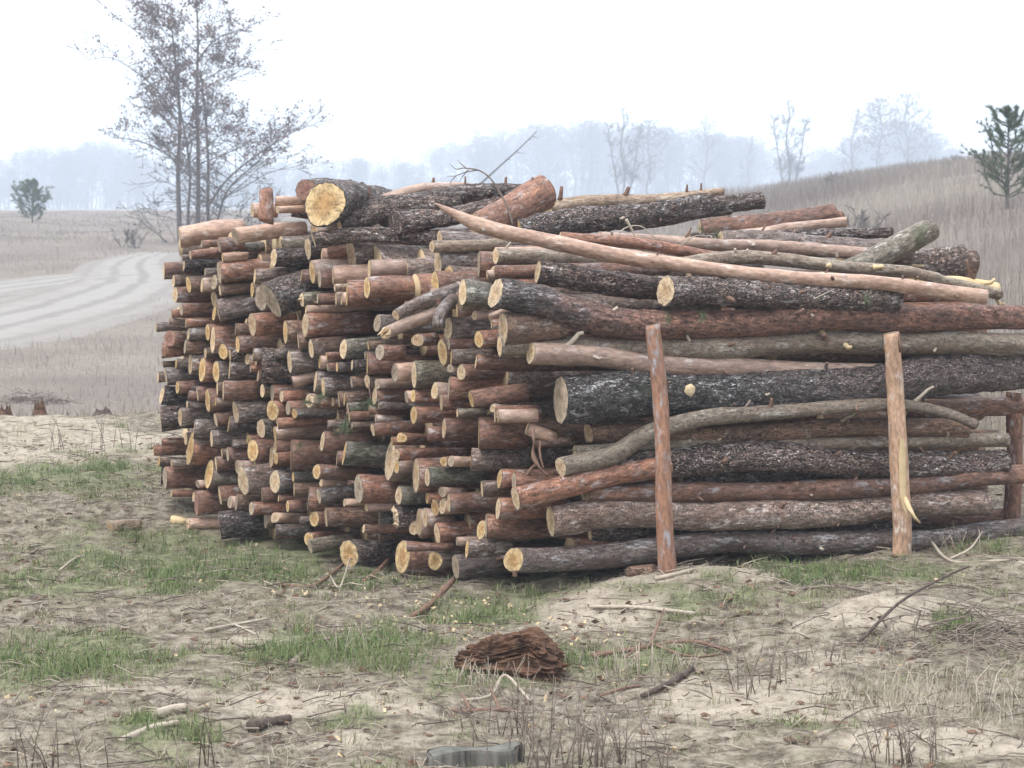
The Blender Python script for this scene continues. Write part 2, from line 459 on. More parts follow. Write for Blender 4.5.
# tile origin, then: x y height bark [t tilt] [r end-roundness] [d extra depth] [c cut] [l length px] [e no visible end] [@landmark]
FACE = """
tile 150 175
232 485 165 P t6 e @top l560
662 470 120 P t6 r.4 l600 d-.1
405 535 65 R t3 l120
540 545 112 R t3 r.2 l160
315 620 75 R t5
250 642 52 G d.1
565 640 68 P t3 l150
690 565 75 M t2 d.1
265 702 76 D d.05
795 275 110 P r.3 l110 d.1
tile 150 260
110 85 135 R t3 e
185 165 92 B
197 270 132 R r.35
302 190 130 B t2 r.35
405 195 110 P l90 r.2
430 95 62 G
500 172 122 B r.4
540 100 184 R t2 r.15 @redgrey
500 300 130 B r.35 d.1
545 235 82 B
245 385 92 R r.35
500 412 118 B d.1
528 390 165 G t6 r.1
170 418 60 R e
50 520 86 G t1 e
150 470 48 P t-9 l60
280 490 82 R e
300 575 100 G r.2
275 672 118 B r.15
450 560 132 R r.2
490 620 205 R t3 r.15
665 540 100 B e
682 655 140 R t2 r.25
795 500 178 R t3 r.38
748 482 60 B d.1
795 230 118 B d.1
815 130 118 G t3
862 295 215 B r.4 d.12
940 310 272 D t17 r.45 @steep
155 608 122 R t-12 r.75 cS l140
92 702 132 R t4 e
255 580 60 M d.1
568 712 118 O r.6 cO l90
432 722 84 B
tile 150 345
205 145 78 G
100 150 42 B
315 150 165 D r.2
407 190 190 R r.3
515 205 172 G r.3
620 180 178 D r.12
622 80 90 D
757 110 84 P r.5
782 185 52 R
802 75 112 G e
822 160 72 R r.3
840 240 92 B
870 160 262 D t-2 e @square
65 250 80 B
125 245 140 G r.15
215 330 102 R r.25
95 388 140 D r.2 d.05
300 390 82 R e
370 380 112 R r.1
450 430 192 R r.2
525 340 112 B r.1
572 350 150 R t-1 r.1 l320 d-.12
512 440 60 P
875 355 112 B r.3
950 370 132 R r.25
1015 395 82 B
290 460 54 G
85 578 190 D t2 e @farblack
236 560 150 D t3 r.22
345 650 150 G e
512 580 110 R t12 l130
612 620 132 D e
667 520 182 D t1 r.33
952 510 150 O r.6 cO l90
865 650 150 D r.38
tile 150 430
480 70 132 G t2 r.2
315 145 255 R r.12
280 70 92 R r.25
30 160 88 R t3 e
90 95 62 R e
290 190 82 R
72 242 80 B
88 330 180 D e d.1
170 260 60 D
118 370 172 R t3 r.22 @fatred
372 420 62 P r.5 l60
460 340 230 B r.22
515 260 122 R r.15
560 178 62 B
605 190 112 R r.2
640 110 62 G e
800 160 165 O r.6 cO l130 @splitorange
770 78 92 O cO r.4
495 370 110 T t-7 e
680 290 102 P r.4
722 270 62 P r.4
815 270 82 R r.2
945 210 165 R r.2
980 130 102 R e
982 220 100 O cO r.4
725 395 230 G r.42 d-.1 @slant
972 400 190 D r.35
870 500 112 R r.1
545 510 152 R r.2
622 560 92 P r.4 l60
672 562 132 B r.2
170 490 52 R
340 520 82 B
365 570 190 R t4 r.1 cS
790 610 100 R t3 r.38 l420 d-.1
1000 530 42 R
900 705 112 B r.2
960 680 82 P r.5
540 740 205 D t1 e l330 d-.15 @rotten
tile 270 175
175 250 150 G t-9 l200 d.15 e
62 270 60 P r.5
42 200 72 P e
348 420 205 P t-4 r.3 l520 d-.1
297 570 182 D r.3
405 610 82 P r.2
448 600 162 R r.05 t2
632 605 245 D t8 r.22 l620
202 585 200 G r.1 d.1
32 640 150 D r.35
90 545 100 M e
tile 270 260
330 95 182 P t2 r.25
245 125 112 R r.12
387 145 150 R r.12 l130
490 120 142 P t4 r.08 l330
505 215 44 T l120
600 262 205 R r.05
755 215 172 R r.27 l500 d-.05
772 72 142 P t3 r.2 l330
372 300 92 R
250 310 120 M r.3 s
515 300 102 P r.15
560 300 92 P r.15
282 382 54 P
278 500 192 R t4 r.22 l560
835 490 142 D t-5 r.45
122 560 182 B r.2
222 632 132 B r.1
322 690 150 B t9 r.27 l300 d-.05
572 690 155 M t8 r.4 l360 @mossy
765 665 72 B t5
740 740 62 B
1000 405 54 P t8
855 715 122 R t-2 r.6 l230 d-.1
40 730 80 G e
tile 270 345
155 132 190 G r.25
388 130 102 P r.2 l60
442 85 42 R
450 172 52 R
522 170 72 D r.2
640 152 82 D
757 152 165 R r.1
970 215 142 P r.4 l80
180 288 92 P t17 e l260
355 282 162 G r.15
415 322 152 G r.2
635 290 92 B r.2
757 280 112 B r.4
835 302 80 P r.5
815 390 150 R r.22
580 420 112 B r.15
536 422 132 B r.12
490 440 72 R r.3
95 400 82 R r.3
310 430 112 P r.6 @sprig
400 440 102 R r.08
142 490 122 R r.35
192 530 82 G r.5
60 612 92 R t9 r.1 l520 d-.1 @tilted
40 690 122 P r.2
605 490 92 M r.2
618 560 82 R t4
640 622 62 B
450 622 72 G t8 e
800 660 104 R t6 r.3 l420 d-.05
845 470 54 G t-1 e
770 505 66 R t-3 e l330
822 570 62 P l60
948 745 72 O cO
1012 720 82 O r.7 cO l80
tile 270 430
410 90 162 R t1 r.18 l420
40 130 122 R r.2
165 195 232 R r.06
380 145 62 R e
580 180 205 M e
522 220 112 R e
182 360 82 M r.2
365 325 120 R t-1 r.5 cO l440 d-.1
402 410 62 P r.5 l50
190 460 112 B r.08
300 540 182 R r.08
382 515 120 G t6 r.35 l400 d-.05
690 458 218 R r.33 d-.05
935 240 320 P r.2 l70 @split
982 190 100 R r.6 l680 d-.1
985 282 122 P r.3 l50
1000 510 152 M r.3
750 600 72 P r.4
580 565 62 P r.3
140 590 102 R t1 r.28 l200
45 680 82 P r.8
235 700 62 G r.5 e
347 690 122 O r.6 cO l80
437 680 162 B r.15
tile 270 495
45 272 90 G t1 e l300
302 340 102 R t2 r.7 cO l330
312 400 112 M t9 r.3 l360 d-.1
615 455 215 D t1 r.72 cO @ground
730 260 72 R r.3
850 200 250 M e d.15
tile 390 215
330 245 92 T t2 r.5 l620 d-.35
375 385 222 D r.28
460 460 132 G r.5
352 520 182 R r.33
315 605 62 P
692 380 202 R r.1 l150
820 320 132 P t1 r.05 l400
812 440 92 R t1 e
755 458 62 P l60
567 600 205 M t-7 r.36 l200 d-.1
548 680 132 P r.3 l60 d.05
tile 390 295
120 80 52 B
455 262 180 D r.43
660 160 72 P r.6 l50
775 178 52 P t22 l90
792 225 72 R
692 345 142 R r.5
880 262 250 B r.28 l500 d-.05 @bright
215 350 100 R t3 r.9 l170
410 445 220 R r.32
458 380 92 R
478 480 116 G t1 r.12 l360
670 520 112 R t-1 r.06
470 570 60 P r.8 l50
555 600 120 R r.6
190 620 212 M r.16
862 430 118 M t-2 r.1
tile 390 365
182 240 104 O cO r.35
350 200 132 P r.5 l60
130 250 102 P r.3 l50
460 178 180 R r.06
400 290 132 R t-1 r.15
632 265 130 R t8 r.33 cO l460 d-.1
800 335 62 P r.8 l50
187 390 152 R r.33
525 375 42 T l90
422 490 152 R t7 r.22 l380
692 530 252 R r.06 l400 @wide
840 400 112 P t2 r.1 l340 d-.1
292 530 112 R e
105 570 62 O cO r.9
632 730 170 G t1 e l480
tile 390 435
205 312 270 R r.22
420 205 82 O cO r.7 l60
475 205 82 P r.6 l60
292 330 142 M t1 r.27 l500 d-.1
70 470 142 M r.32
290 490 92 O t2 l130 cO
407 440 82 P r.8 l50
352 562 142 O r.5 cO l80
410 550 132 P r.33 l60
460 530 162 R r.2
717 420 132 B r.2
852 340 152 R r.25 cO
965 362 152 R r.2
842 570 165 R t3 r.2
48 640 182 D r.25 s
228 680 222 P r.22 l60
275 642 142 P r.3 l80
187 722 112 P r.7 l60
tile 390 500
368 260 162 R r.3
748 205 192 R r.08
712 230 152 P r.5 l60
100 440 268 R t1 r.42 cO d-.1 @foot
130 370 62 R t1 e l380 d-.25
352 470 152 D r.8 cO
600 380 142 G t2 r.1 l360 d-.1
512 515 182 G t3 r.36 cW
520 320 42 P l40
tile 470 320
475 500 335 D t-2 r.2 cW d.1 l500
195 740 122 R t3 r.1 l380
tile 470 400
912 250 162 B r.3 d.1 l450
445 220 92 P t-20 l50
500 340 62 B t5 e l300
415 580 62 R t2 r.3
"""
LANDMARK = {
 'top': ('thick pale reddish log with splintered bark topmost at the road-side corner of the pile', 'the splintered topmost corner log'),
 'redgrey': ('fat red log with grey flaking top high at the road-side edge of the pile', 'the fat red and grey log'),
 'steep': ('steep black plated log slanting out of the sawn-end face under the big yellow end', 'the steep black plated log'),
 'square': ('huge blunt dark log showing only its furrowed bark mid-height in the sawn-end face', 'the huge blunt dark log'),
 'farblack': ('fat black log jutting out low at the road-side edge of the pile', 'the fat black edge log'),
 'fatred': ('fat reddish log with knot hole, lowest big one at the road-side corner', 'the fat knotted red log'),
 'splitorange': ('dark log with torn orange split end low in the sawn-end face', 'the torn orange split end'),
 'slant': ('big grey log with wide slanting sawn face low near the road-side corner', 'the wide slanting sawn face'),
 'rotten': ('rotten black log with flaking bark lying on the grass at the pile foot', 'the rotten black log'),
 'mossy': ('long dark mossy log rising through the upper middle of the sawn-end face', 'the long dark mossy log'),
 'sprig': ('pale log end beside a green pine sprig in the middle of the face', 'the green sprig'),
 'tilted': ('long slim red log lying tilted across the middle of the sawn ends', 'the long tilted red log'),
 'split': ('tall pale split log end standing low in the pile above the foot', 'the tall pale split end'),
 'ground': ('dark log with round orange end resting on the grass at the pile foot', 'the round orange end'),
 'bright': ('big brown log with tall bright sawn end just beneath the long black log', 'the big brown log'),
 'wide': ('very wide red log with thin sliver of cut face between grey logs', 'the very wide red log'),
 'foot': ('large log with bright orange oval end at the foot of the pile', 'the bright oval end'),
}
ENTR = []
K = 132 / 1024
ox = oy = 0
for line in FACE.strip().splitlines():
    w = line.split()
    if w[0] == 'tile': ox, oy = float(w[1]), float(w[2]); continue
    e = dict(x=ox + float(w[0]) * K, y=oy + float(w[1]) * K, h=float(w[2]) * K, bark=w[3], t=None, r=None, d=0., c='Y', l=None, e=1, lm=None, s=0)
    if e['bark'] == 'O': e['bark'] = 'R'
    if e['bark'] == 'D' and '@' not in line and hash(int(e['x'] * 10) * 7 + int(e['y'])) % 5 < 2: e['bark'] = 'G'
    for k in w[4:]:
        if k[0] == 't': e['t'] = float(k[1:])
        elif k[0] == 'r': e['r'] = float(k[1:])
        elif k[0] == 'd': e['d'] = float(k[1:])
        elif k[0] == 'c': e['c'] = k[1]
        elif k[0] == 'l': e['l'] = float(k[1:]) * K
        elif k == 'e': e['e'] = 1; e['r'] = .04
        elif k == 's': e['s'] = 1
        elif k[0] == '@': e['lm'] = k[1:]
    e['D'] = dface(e['x'], e['y']) + e['d']
    ENTR.append(e)

# settle crossing logs: the farther one of a crossing pair moves deeper along its own sight line
for it in range(25):
    for i, a in enumerate(ENTR):
        for b in ENTR[i + 1:]:
            if abs(a['y'] - b['y']) > 60: continue
            ra = a['h'] / 2 / F * a['D']; rb = b['h'] / 2 / F * b['D']
            pa, pb = P(a['x'], a['y'], a['D']), P(b['x'], b['y'], b['D'])
            # distance across the common log direction
            dv = pb - pa
            axv = np.array([math.cos(.38), math.sin(.38), 0.02])
            if a['l'] and a['l'] < 20 and dv @ axv > .25: continue
            if b['l'] and b['l'] < 20 and dv @ axv < -.25: continue
            perp = dv - axv * (dv @ axv)
            gap = np.linalg.norm(perp) - (ra + rb) * .93
            if gap < 0:
                deep = a if a['D'] > b['D'] else b
                deep['D'] += min(.03, -gap * .6)

BARKWORD = {'R': 'reddish', 'B': 'brown', 'G': 'grey', 'D': 'dark flaky', 'M': 'mossy', 'P': 'pale', 'T': 'tan'}
HAND = {}
LAB_POS = {}
for e in ENTR:
    if e['lm']: LAB_POS[e['lm']] = (e['x'], e['y'])
LAB_POS['yellow'] = (324, 202); LANDMARK['yellow'] = (None, 'the big yellow end')
LAB_POS['fork'] = (440, 318); LANDMARK['fork'] = (None, 'the forked grey branch')
LAB_POS['black'] = (561, 400); LANDMARK['black'] = (None, 'the white-flecked black log')
LAB_POS['pole'] = (445, 215); LANDMARK['pole'] = (None, 'the pointed pole tip')
LAB_POS['post'] = (655, 400); LANDMARK['post'] = (None, 'the leaning red post')
LAB_POS['basefront'] = (513, 560); LANDMARK['basefront'] = (None, 'the grey bottom log')
RANK = ['closest', 'second', 'third', 'fourth', 'fifth', 'sixth', 'seventh', 'eighth', 'ninth', 'tenth', 'eleventh', 'twelfth', 'thirteenth']
sect = {}
for e in ENTR:
    if e['lm']: continue
    best = None
    for k, (lx, ly) in LAB_POS.items():
        dx, dy = e['x'] - lx, e['y'] - ly
        dd = math.hypot(dx, dy * 1.15)
        if best is None or dd < best[0]: best = (dd, k, dx, dy)
    dd, k, dx, dy = best
    an = math.degrees(math.atan2(-dy, dx)) % 360
    s = ('on the post side of', 'on the upper post side of', 'above', 'on the upper road side of', 'on the road side of', 'on the lower road side of', 'below', 'on the lower post side of')[int((an + 22.5) // 45) % 8]
    sect.setdefault((k, s), []).append((dd, e))
for (k, s), L in sect.items():
    L.sort(key=lambda q: q[0])
    for i, (dd, e) in enumerate(L):
        r = e['h']
        size = 'slim' if r < 11 else 'thick' if r > 21 else 'medium'
        if e['l'] and e['l'] < 15: size = 'short ' + size
        endw = '' if e['r'] == .04 else 'orange-ended ' if e['c'] == 'O' else ''
        e['label'] = f"{size} {endw}{BARKWORD[e['bark']]} log, {RANK[i]} {s} {LANDMARK[k][1]}"
        if len(e['label'].split()) > 16: e['label'] = e['label'].replace('short ', '').replace('medium ', '')
        if len(e['label'].split()) > 16: e['label'] = e['label'].replace(' flaky', '').replace('the upper', 'upper').replace('the lower', 'lower')

for e in ENTR:
    x, y, D = e['x'], e['y'], e['D']
    r = max(.02, e['h'] / 2 / F * D)
    los = math.atan2(x - 512, F)
    rr = e['r'] if e['r'] is not None else .2
    rr = min(rr, .9)
    q = random.Random(int(x * 31 + y * 17))
    yaw = math.radians(q.uniform(19, 27)) - los * .5
    want = math.asin(max(.03, rr))                      # how much of the sawn face turns to the viewer
    cut_yaw = want - (yaw + los)                        # what the axis does not give, the slant of the cut does
    if rr > .55:
        yaw += min(.45, cut_yaw * .7); cut_yaw = want - (yaw + los)
    cut_yaw = max(-.5, min(.55, cut_yaw))
    tilt = math.radians(e['t'] if e['t'] is not None else q.uniform(-1.5, 3))
    Lpx = 300
    Lm = q.uniform(1.0, 1.5)
    if e['l']: Lm = max(e['l'] / F * D, .14)
    if x > 430 and not e['l']: Lm = min(Lm, .9)
    lat = Lm * math.cos(yaw)
    dep = D + Lm * math.sin(yaw)
    lp = lat * F / D
    p0 = P(x, y, D); p1 = P(x + lp, y - lp * math.tan(tilt), dep)
    mid = (p0 + p1) / 2 + np.array([0, q.uniform(-.02, .02), q.uniform(-.012, .012)]) * min(1, Lm)
    lab = LANDMARK[e['lm']][0] if e['lm'] else e['label']
    stubs = []
    if q.random() < .14 and r > .03 and not e['l']:
        stubs = [(q.uniform(.05, .3), q.uniform(-40, 80), q.uniform(.04, .09), q.uniform(.006, .011))]
    make_log([p0, mid, p1], r, r * (1 - .06 * Lm), e['bark'], lab, 1, (1, 0), (e['c'] if e['c'] != 'Y' else ('W' if q.random() < .22 else 'O' if q.random() < .28 else 'Y'), 'Y'),
             cut_a=(-math.tan(cut_yaw), q.uniform(-.12, .12)), stubs=stubs, splinter=.02 if e['s'] else 0)
NFACE = len(ENTR)

# ------------------------------------------------------------------ the pile: long logs of the front and the top
def path(pts, d0, d1=None, front=None):
    """photo points of a log's middle line, depth running from d0 to d1"""
    if d1 is None: d1 = d0 + (pts[-1][0] - pts[0][0]) * .00165
    out = []
    x0, x1 = pts[0][0], pts[-1][0]
    for (x, y) in pts:
        t = (x - x0) / (x1 - x0) if x1 != x0 else 0
        out.append(P(x, y, d0 + (d1 - d0) * t))
    return out

FQ = random.Random(99)
def flog(pts, da, db, bark, label, off=0.0, ends=(1, 0), cut=('Y', 'Y'), detail=2, d=None, ca=None, cb=None, stubs=(), **kw):
    x0 = pts[0][0]
    stubs = list(stubs) + [(FQ.uniform(.06, .95), FQ.uniform(-40, 85), FQ.uniform(.015, .05), FQ.uniform(.005, .010), FQ.uniform(-.8, .8), FQ.choice([MAT_TWIG, MAT_TWIG_RED, MAT_TWIG_PALE])) for _ in range(max(0, int((pts[-1][0] - pts[0][0]) / 110)))]
    D0 = (dface(*pts[0]) + off) if d is None else d[0]
    D1 = (dface(*pts[-1]) + off) if d is None else d[1]
    return make_log(path(pts, D0, D1), da / 2 / F * D0, db / 2 / F * D1, bark, label, detail, ends, cut, ca, cb, stubs, **kw)

S = math.tan
# front face, from the top down
flog([(538, 272), (600, 279), (668, 290), (760, 300)], 23, 22, 'D', 'dark plated log with sawn end lying under the long pale pole', off=-.05, d=(10.15, 10.55), ca=(.1, 0), stubs=[(.75, 60, .05, .008)])
flog([(666, 291), (740, 296), (820, 299), (895, 300)], 30, 24, 'D', 'black log with sharp oval end beneath the middle of the pale pole', d=(10.15, 10.5), ca=(-.15, 0), stubs=[(.25, -20, .06, .012, .3), (.55, 20, .05, .008)])
flog([(496, 293), (570, 311), (640, 323), (720, 323), (800, 320), (900, 318), (1045, 315)], 29, 23, 'F', 'long log turning from black bark to red, running above both posts', d=(9.93, 10.75), ca=(-.22, .1),
     stubs=[(.52, 30, .07, .011, .6), (.72, 80, .05, .010, -.5, MAT_WOODCHIP), (.9, 15, .03, .008)])
flog([(500, 346), (600, 348), (700, 347), (800, 345), (900, 343), (1045, 342)], 22, 25, 'T', 'long olive grey log passing directly behind both post tops', d=(9.99, 10.76), ca=(.1, 0),
     stubs=[(.33, 50, .05, .008, -.6, MAT_TWIG_PALE), (.4, 20, .05, .009), (.575, 65, .09, .010, .5, MAT_WOODCHIP), (.58, 20, .07, .014, -.6), (.62, -10, .05, .012, .4, MAT_WOODCHIP), (.66, 75, .05, .010, -.6), (.69, -20, .05, .008)])
flog([(531, 353), (600, 356), (660, 363), (760, 370), (885, 373)], 21, 17, 'P', 'slim pale red log with stub near its sawn end above the black log', d=(9.96, 10.55), ca=(-.1, .1), stubs=[(.1, 75, .10, .012, 1.0, MAT_TWIG_PALE), (.55, -30, .03, .008)])
flog([(561, 400), (640, 398), (720, 393), (850, 384), (950, 378), (1045, 367)], 46, 36, 'K', 'thick white-flecked black log with big oval end behind the leaning red post', d=(10.0, 10.8), cut=('W', 'Y'), ca=(-.02, 0),
     stubs=[(.2, 30, .03, .007), (.25, 12, .034, .028, .15, MAT_WOODCHIP), (.31, -40, .05, .008)])
flog([(561, 467), (610, 455), (650, 431), (700, 418), (760, 413), (840, 408), (905, 406), (945, 412), (975, 424)], 20, 10, 'T', 'crooked tan log bending up under the black log', d=(9.92, 10.55), ca=(-.25, .1), stubs=[(.42, 85, .03, .006), (.84, 70, .12, .008, 1.3, MAT_TWIG_PALE)])
flog([(589, 432), (660, 433), (760, 431), (870, 428), (967, 430)], 21, 18, 'B', 'brown log with blunt ends lying under the crooked tan log', d=(10.1, 10.65), ends=(1, 1), stubs=[(.15, -30, .05, .006, .2, MAT_TWIG_PALE), (.66, 60, .10, .011, .9, MAT_TWIG_PALE)])
flog([(575, 452), (660, 447), (740, 446), (870, 443), (1008, 441)], 14, 14, 'T', 'slim straight olive pole above the black and white mottled log', d=(10.03, 10.72), ends=(1, 1), stubs=[(.33, 70, .03, .01, .4, MAT_WOODCHIP), (.79, -50, .04, .006)])
flog([(610, 466), (700, 460), (800, 460), (900, 464), (1005, 463)], 31, 27, 'D', 'black and white mottled log in the lower front between the posts', d=(10.05, 10.7), ends=(1, 1), cb=(.0, .1), stubs=[(.28, 0, .07, .012, -.7), (.85, 40, .06, .009, .3)])
flog([(516, 498), (560, 487), (610, 475), (640, 469), (668, 464)], 23, 22, 'R', 'bright red peeling log sloping up behind the leaning post foot', d=(9.86, 10.1), ca=(-.05, 0), stubs=[(.3, 60, .02, .007), (.47, 80, .02, .006)])
flog([(585, 494), (680, 491), (800, 491), (860, 490), (920, 484), (975, 477), (1045, 472)], 21, 20, 'R', 'grey and red log with knobbly gall crossing behind the stripped post', d=(10.0, 10.75),
     stubs=[(.43, 30, .035, .020, .2, MAT_TWIG_RED), (.47, 20, .03, .014), (.62, 0, .03, .01)])
flog([(551, 521), (620, 515), (700, 514), (800, 513), (890, 509), (988, 502)], 33, 26, 'G', 'thick grey barked log second from the ground in the front', d=(9.95, 10.65), ends=(1, 1), ca=(.15, 0), stubs=[(.14, 60, .02, .014, .2, MAT_WOODCHIP), (.5, 40, .05, .014, .4, MAT_TWIG_RED), (.49, -40, .03, .008)])
flog([(514, 560), (600, 556), (660, 549), (760, 543), (900, 540), (1000, 533), (1040, 529)], 26, 21, 'G', 'grey bottom log with round orange end lying along the ground', d=(9.88, 10.75), cut=('O', 'Y'), ca=(-.55, .05), stubs=[(.0, -80, .03, .012, .0), (.47, 60, .05, .008)])
flog([(905, 408), (970, 408), (1026, 409)], 20, 18, 'R', 'reddish log stub behind the crooked tan log near the far post', d=(10.75, 10.95), ends=(1, 1))
flog([(860, 522), (930, 522), (1002, 519)], 24, 22, 'R', 'brown log in the shade between the two lowest front logs', d=(10.8, 11.0), ends=(1, 1))
flog([(900, 440), (950, 437), (995, 436)], 14, 13, 'B', 'short brown log in the gap beside the far post', d=(10.9, 11.05), ends=(1, 1))
flog([(640, 380), (760, 377), (900, 372)], 16, 14, 'B', 'shaded brown log above the thick black log', d=(10.35, 10.8))
flog([(680, 478), (800, 478), (900, 476)], 14, 14, 'D', 'shaded black log under the black and white mottled log', d=(10.3, 10.7), detail=1)
flog([(590, 533), (740, 529), (900, 525)], 14, 14, 'D', 'shaded dark log just above the grey bottom log', d=(10.2, 10.7), detail=1)
# the long pole across the front of the top, with its sharp splintered tip
flog([(434, 203), (457, 214), (480, 224), (520, 236), (600, 253), (700, 268), (800, 277), (900, 286), (985, 298)], 16, 15, 'P', 'long slender pale pole with sharp splintered tip lying over the pile top', d=(10.05, 10.5), ends=(1, 1), ca=(0, 0), cut=('O', 'Y'), taper=.24, stubs=[(.4, 60, .03, .004), (.7, 70, .04, .005), (.87, 80, .03, .006)])
# logs of the top, from the front back
flog([(496, 256), (560, 258), (640, 262)], 17, 15, 'T', 'tan log with pale square end under the splintered pole tip', d=(10.4, 10.7))
flog([(494, 272), (540, 271), (600, 268)], 13, 12, 'B', 'slim brown log beneath the tan log near the pole tip', d=(10.38, 10.7))
flog([(560, 238), (620, 243), (680, 251), (740, 262)], 12, 11, 'R', 'slim red log just above the long pole in the middle', d=(10.55, 10.7), detail=1)
flog([(600, 238), (700, 244), (800, 248), (870, 252)], 12, 11, 'P', 'pale reddish pole on the pile top behind a pine sprig', d=(10.75, 11.0), detail=1, stubs=[(.32, 80, .06, .006), (.75, 80, .03, .009)])
flog([(672, 266), (720, 259), (760, 257), (840, 266), (905, 271), (950, 284), (1000, 296)], 14, 11, 'T', 'bent tan log with peeled yellow patch above the long pole', d=(10.5, 10.85), ends=(1, 1), stubs=[(.31, 60, .03, .010, .5), (.46, -10, .02, .014, -.4, MAT_WOODCHIP), (.6, 20, .05, .012, 1.5, MAT_BARE)])
flog([(905, 285), (950, 284), (998, 291)], 14, 15, 'P', 'pale stripped log with splintered yellow end at the post-side top', d=(10.75, 10.95), ends=(1, 1), mat=MAT_BARE, stubs=[(.75, 75, .12, .009, -.6), (.95, -40, .08, .012, .5, MAT_BARE), (.8, 30, .07, .012, .6, MAT_BARE)])
flog([(690, 282), (800, 287), (900, 290)], 18, 16, 'D', 'shaded dark log directly under the long pale pole', d=(10.6, 10.9), detail=1)
flog([(720, 243), (780, 243), (840, 247), (910, 253)], 22, 20, 'G', 'grey and pink flaking log on top leading to the mossy leaning one', d=(10.9, 11.2), stubs=[(.55, 70, .04, .012), (.2, 75, .06, .006, .8)])
flog([(832, 276), (870, 264), (900, 247), (925, 231)], 27, 24, 'M', 'dark mossy log leaning up out of the top with blunt end', d=(10.8, 11.2), ends=(1, 1), cut=('Y', 'W'), cb=(-.35, -.2))
flog([(845, 268), (900, 262), (959, 264)], 30, 33, 'D', 'thick maroon black log with blunt end on the post-side top', d=(11.15, 11.45), ends=(1, 1), cut=('Y', 'S'), cb=(.1, .1), stubs=[(.5, 0, .08, .009, .9, MAT_WOODCHIP)])
flog([(690, 240), (780, 237), (860, 234), (892, 233)], 13, 10, 'D', 'thin black flaking log on top behind the mossy leaning log', d=(11.3, 11.5), ends=(1, 1))
flog([(740, 235), (790, 229), (846, 222)], 11, 10, 'P', 'thin pale pink pole on top rising to the post side', d=(11.4, 11.6), ends=(1, 1))
flog([(700, 230), (760, 222), (836, 214)], 22, 18, 'R', 'red and grey log with blunt end along the rear top', d=(11.6, 11.85), ends=(1, 1), cut=('Y', 'S'))
flog([(770, 224), (810, 219), (842, 216)], 12, 11, 'R', 'small pinkish log tucked behind the red and grey log', d=(11.9, 12.0), ends=(1, 1), cut=('Y', 'S'), detail=1)
flog([(520, 232), (600, 219), (660, 212), (716, 203)], 24, 23, 'D', 'big black plated log with bright oval cut across the pile top', d=(11.1, 11.4), ends=(1, 1), cut=('O', 'Y'), cb=(-.2, -1.1), stubs=[(.76, 20, .05, .006, .2), (.5, 0, .06, .008, -.8, MAT_TWIG_PALE)])
flog([(690, 206), (730, 203), (763, 200)], 17, 16, 'D', 'black furrowed log with square end on the rear top', d=(11.7, 11.85), ends=(1, 1), cut=('Y', 'W'))
flog([(546, 209), (600, 201), (660, 199), (722, 191)], 15, 10, 'T', 'tan log with two upright stubs along the rear top', d=(11.6, 11.9), ends=(1, 1), stubs=[(.1, 85, .075, .012, .2), (.46, 80, .05, .012, .5), (.8, 85, .04, .007, .1), (.88, 85, .04, .006, .1)])
flog([(478, 228), (510, 214), (546, 193)], 30, 36, 'R', 'thick red log propped upward with blunt end in the top middle', d=(11.2, 11.4), ends=(1, 1), cut=('Y', 'S'), cb=(-.2, .1), stubs=[(.93, 85, .03, .008, .2)])
flog([(384, 201), (415, 190), (445, 187), (478, 188)], 15, 10, 'P', 'smooth pinkish log arching over the rear top', d=(11.9, 12.1), ends=(1, 1), stubs=[(.55, 85, .03, .009, .2)])
flog([(355, 211), (420, 203), (470, 195), (520, 192)], 20, 16, 'D', 'black flaking log beneath the smooth pinkish arching one', d=(11.6, 11.9), stubs=[(.1, 85, .08, .006, .1), (.68, 85, .06, .006, .1), (.93, 85, .05, .008, .2)])
flog([(395, 223), (430, 220), (465, 213), (500, 203)], 22, 14, 'D', 'dark crooked log with grey flakes behind the splintered pole tip', d=(11.2, 11.5), ends=(0, 0))
flog([(340, 226), (380, 214), (420, 208), (460, 205)], 20, 18, 'D', 'dark knotty log just behind the big yellow sawn end', d=(11.5, 11.75))
flog([(314, 240), (360, 235), (440, 238), (530, 240)], 14, 14, 'D', 'dark fissured log in the hollow of the pile top', d=(11.15, 11.4), detail=1)
flog([(440, 238), (500, 240), (540, 241)], 16, 16, 'G', 'grey split log under the pale stub log of the top', d=(10.9, 11.1), detail=1)
# the big log whose yellow end faces the viewer
make_log([P(325, 204, 11.15), P(350, 204, 11.75), P(395, 209, 12.4)], 43 / 2 / F * 11.15, 36 / 2 / F * 12.2, 'D', 'big log on the pile top whose round yellow sawn end faces out', 2, (1, 0), ('O', 'Y'), (.28, .12), None)
make_log([P(306, 190, 11.7), P(328, 190, 12.3), P(350, 190, 12.6)], 11 / F * 11.7, 10 / F * 12.4, 'D', 'log with pinkish red end peeking from behind the yellow end', 2, (1, 0), ('S', 'Y'), (.2, .2), None)
# upright chunk beside it
flog([(266, 222), (265.5, 206), (264.5, 191)], 15, 14, 'R', 'short reddish log chunk standing on end beside the splintered log', d=(11.55, 11.6), ends=(0, 1), cut=('Y', 'W'))
# the forked branch
flog([(396, 315), (420, 303), (445, 294), (475, 285)], 11, 15, 'G', 'grey forked branch rising to the black logs in the upper middle', d=(10.25, 10.5), ends=(1, 0), stubs=[(.5, -60, .03, .02, -.2)])
flog([(386, 333), (410, 324), (435, 314), (452, 299), (462, 285)], 12, 14, 'P', 'pale red lower arm of the forked branch with splintered tip', d=(10.2, 10.45), ends=(1, 0), ca=(-.5, .2), splinter=.03)
flog([(439, 328), (441, 312), (452, 298)], 12, 13, 'G', 'grey stub hanging down from the forked branch', d=(10.22, 10.42), ends=(1, 0))

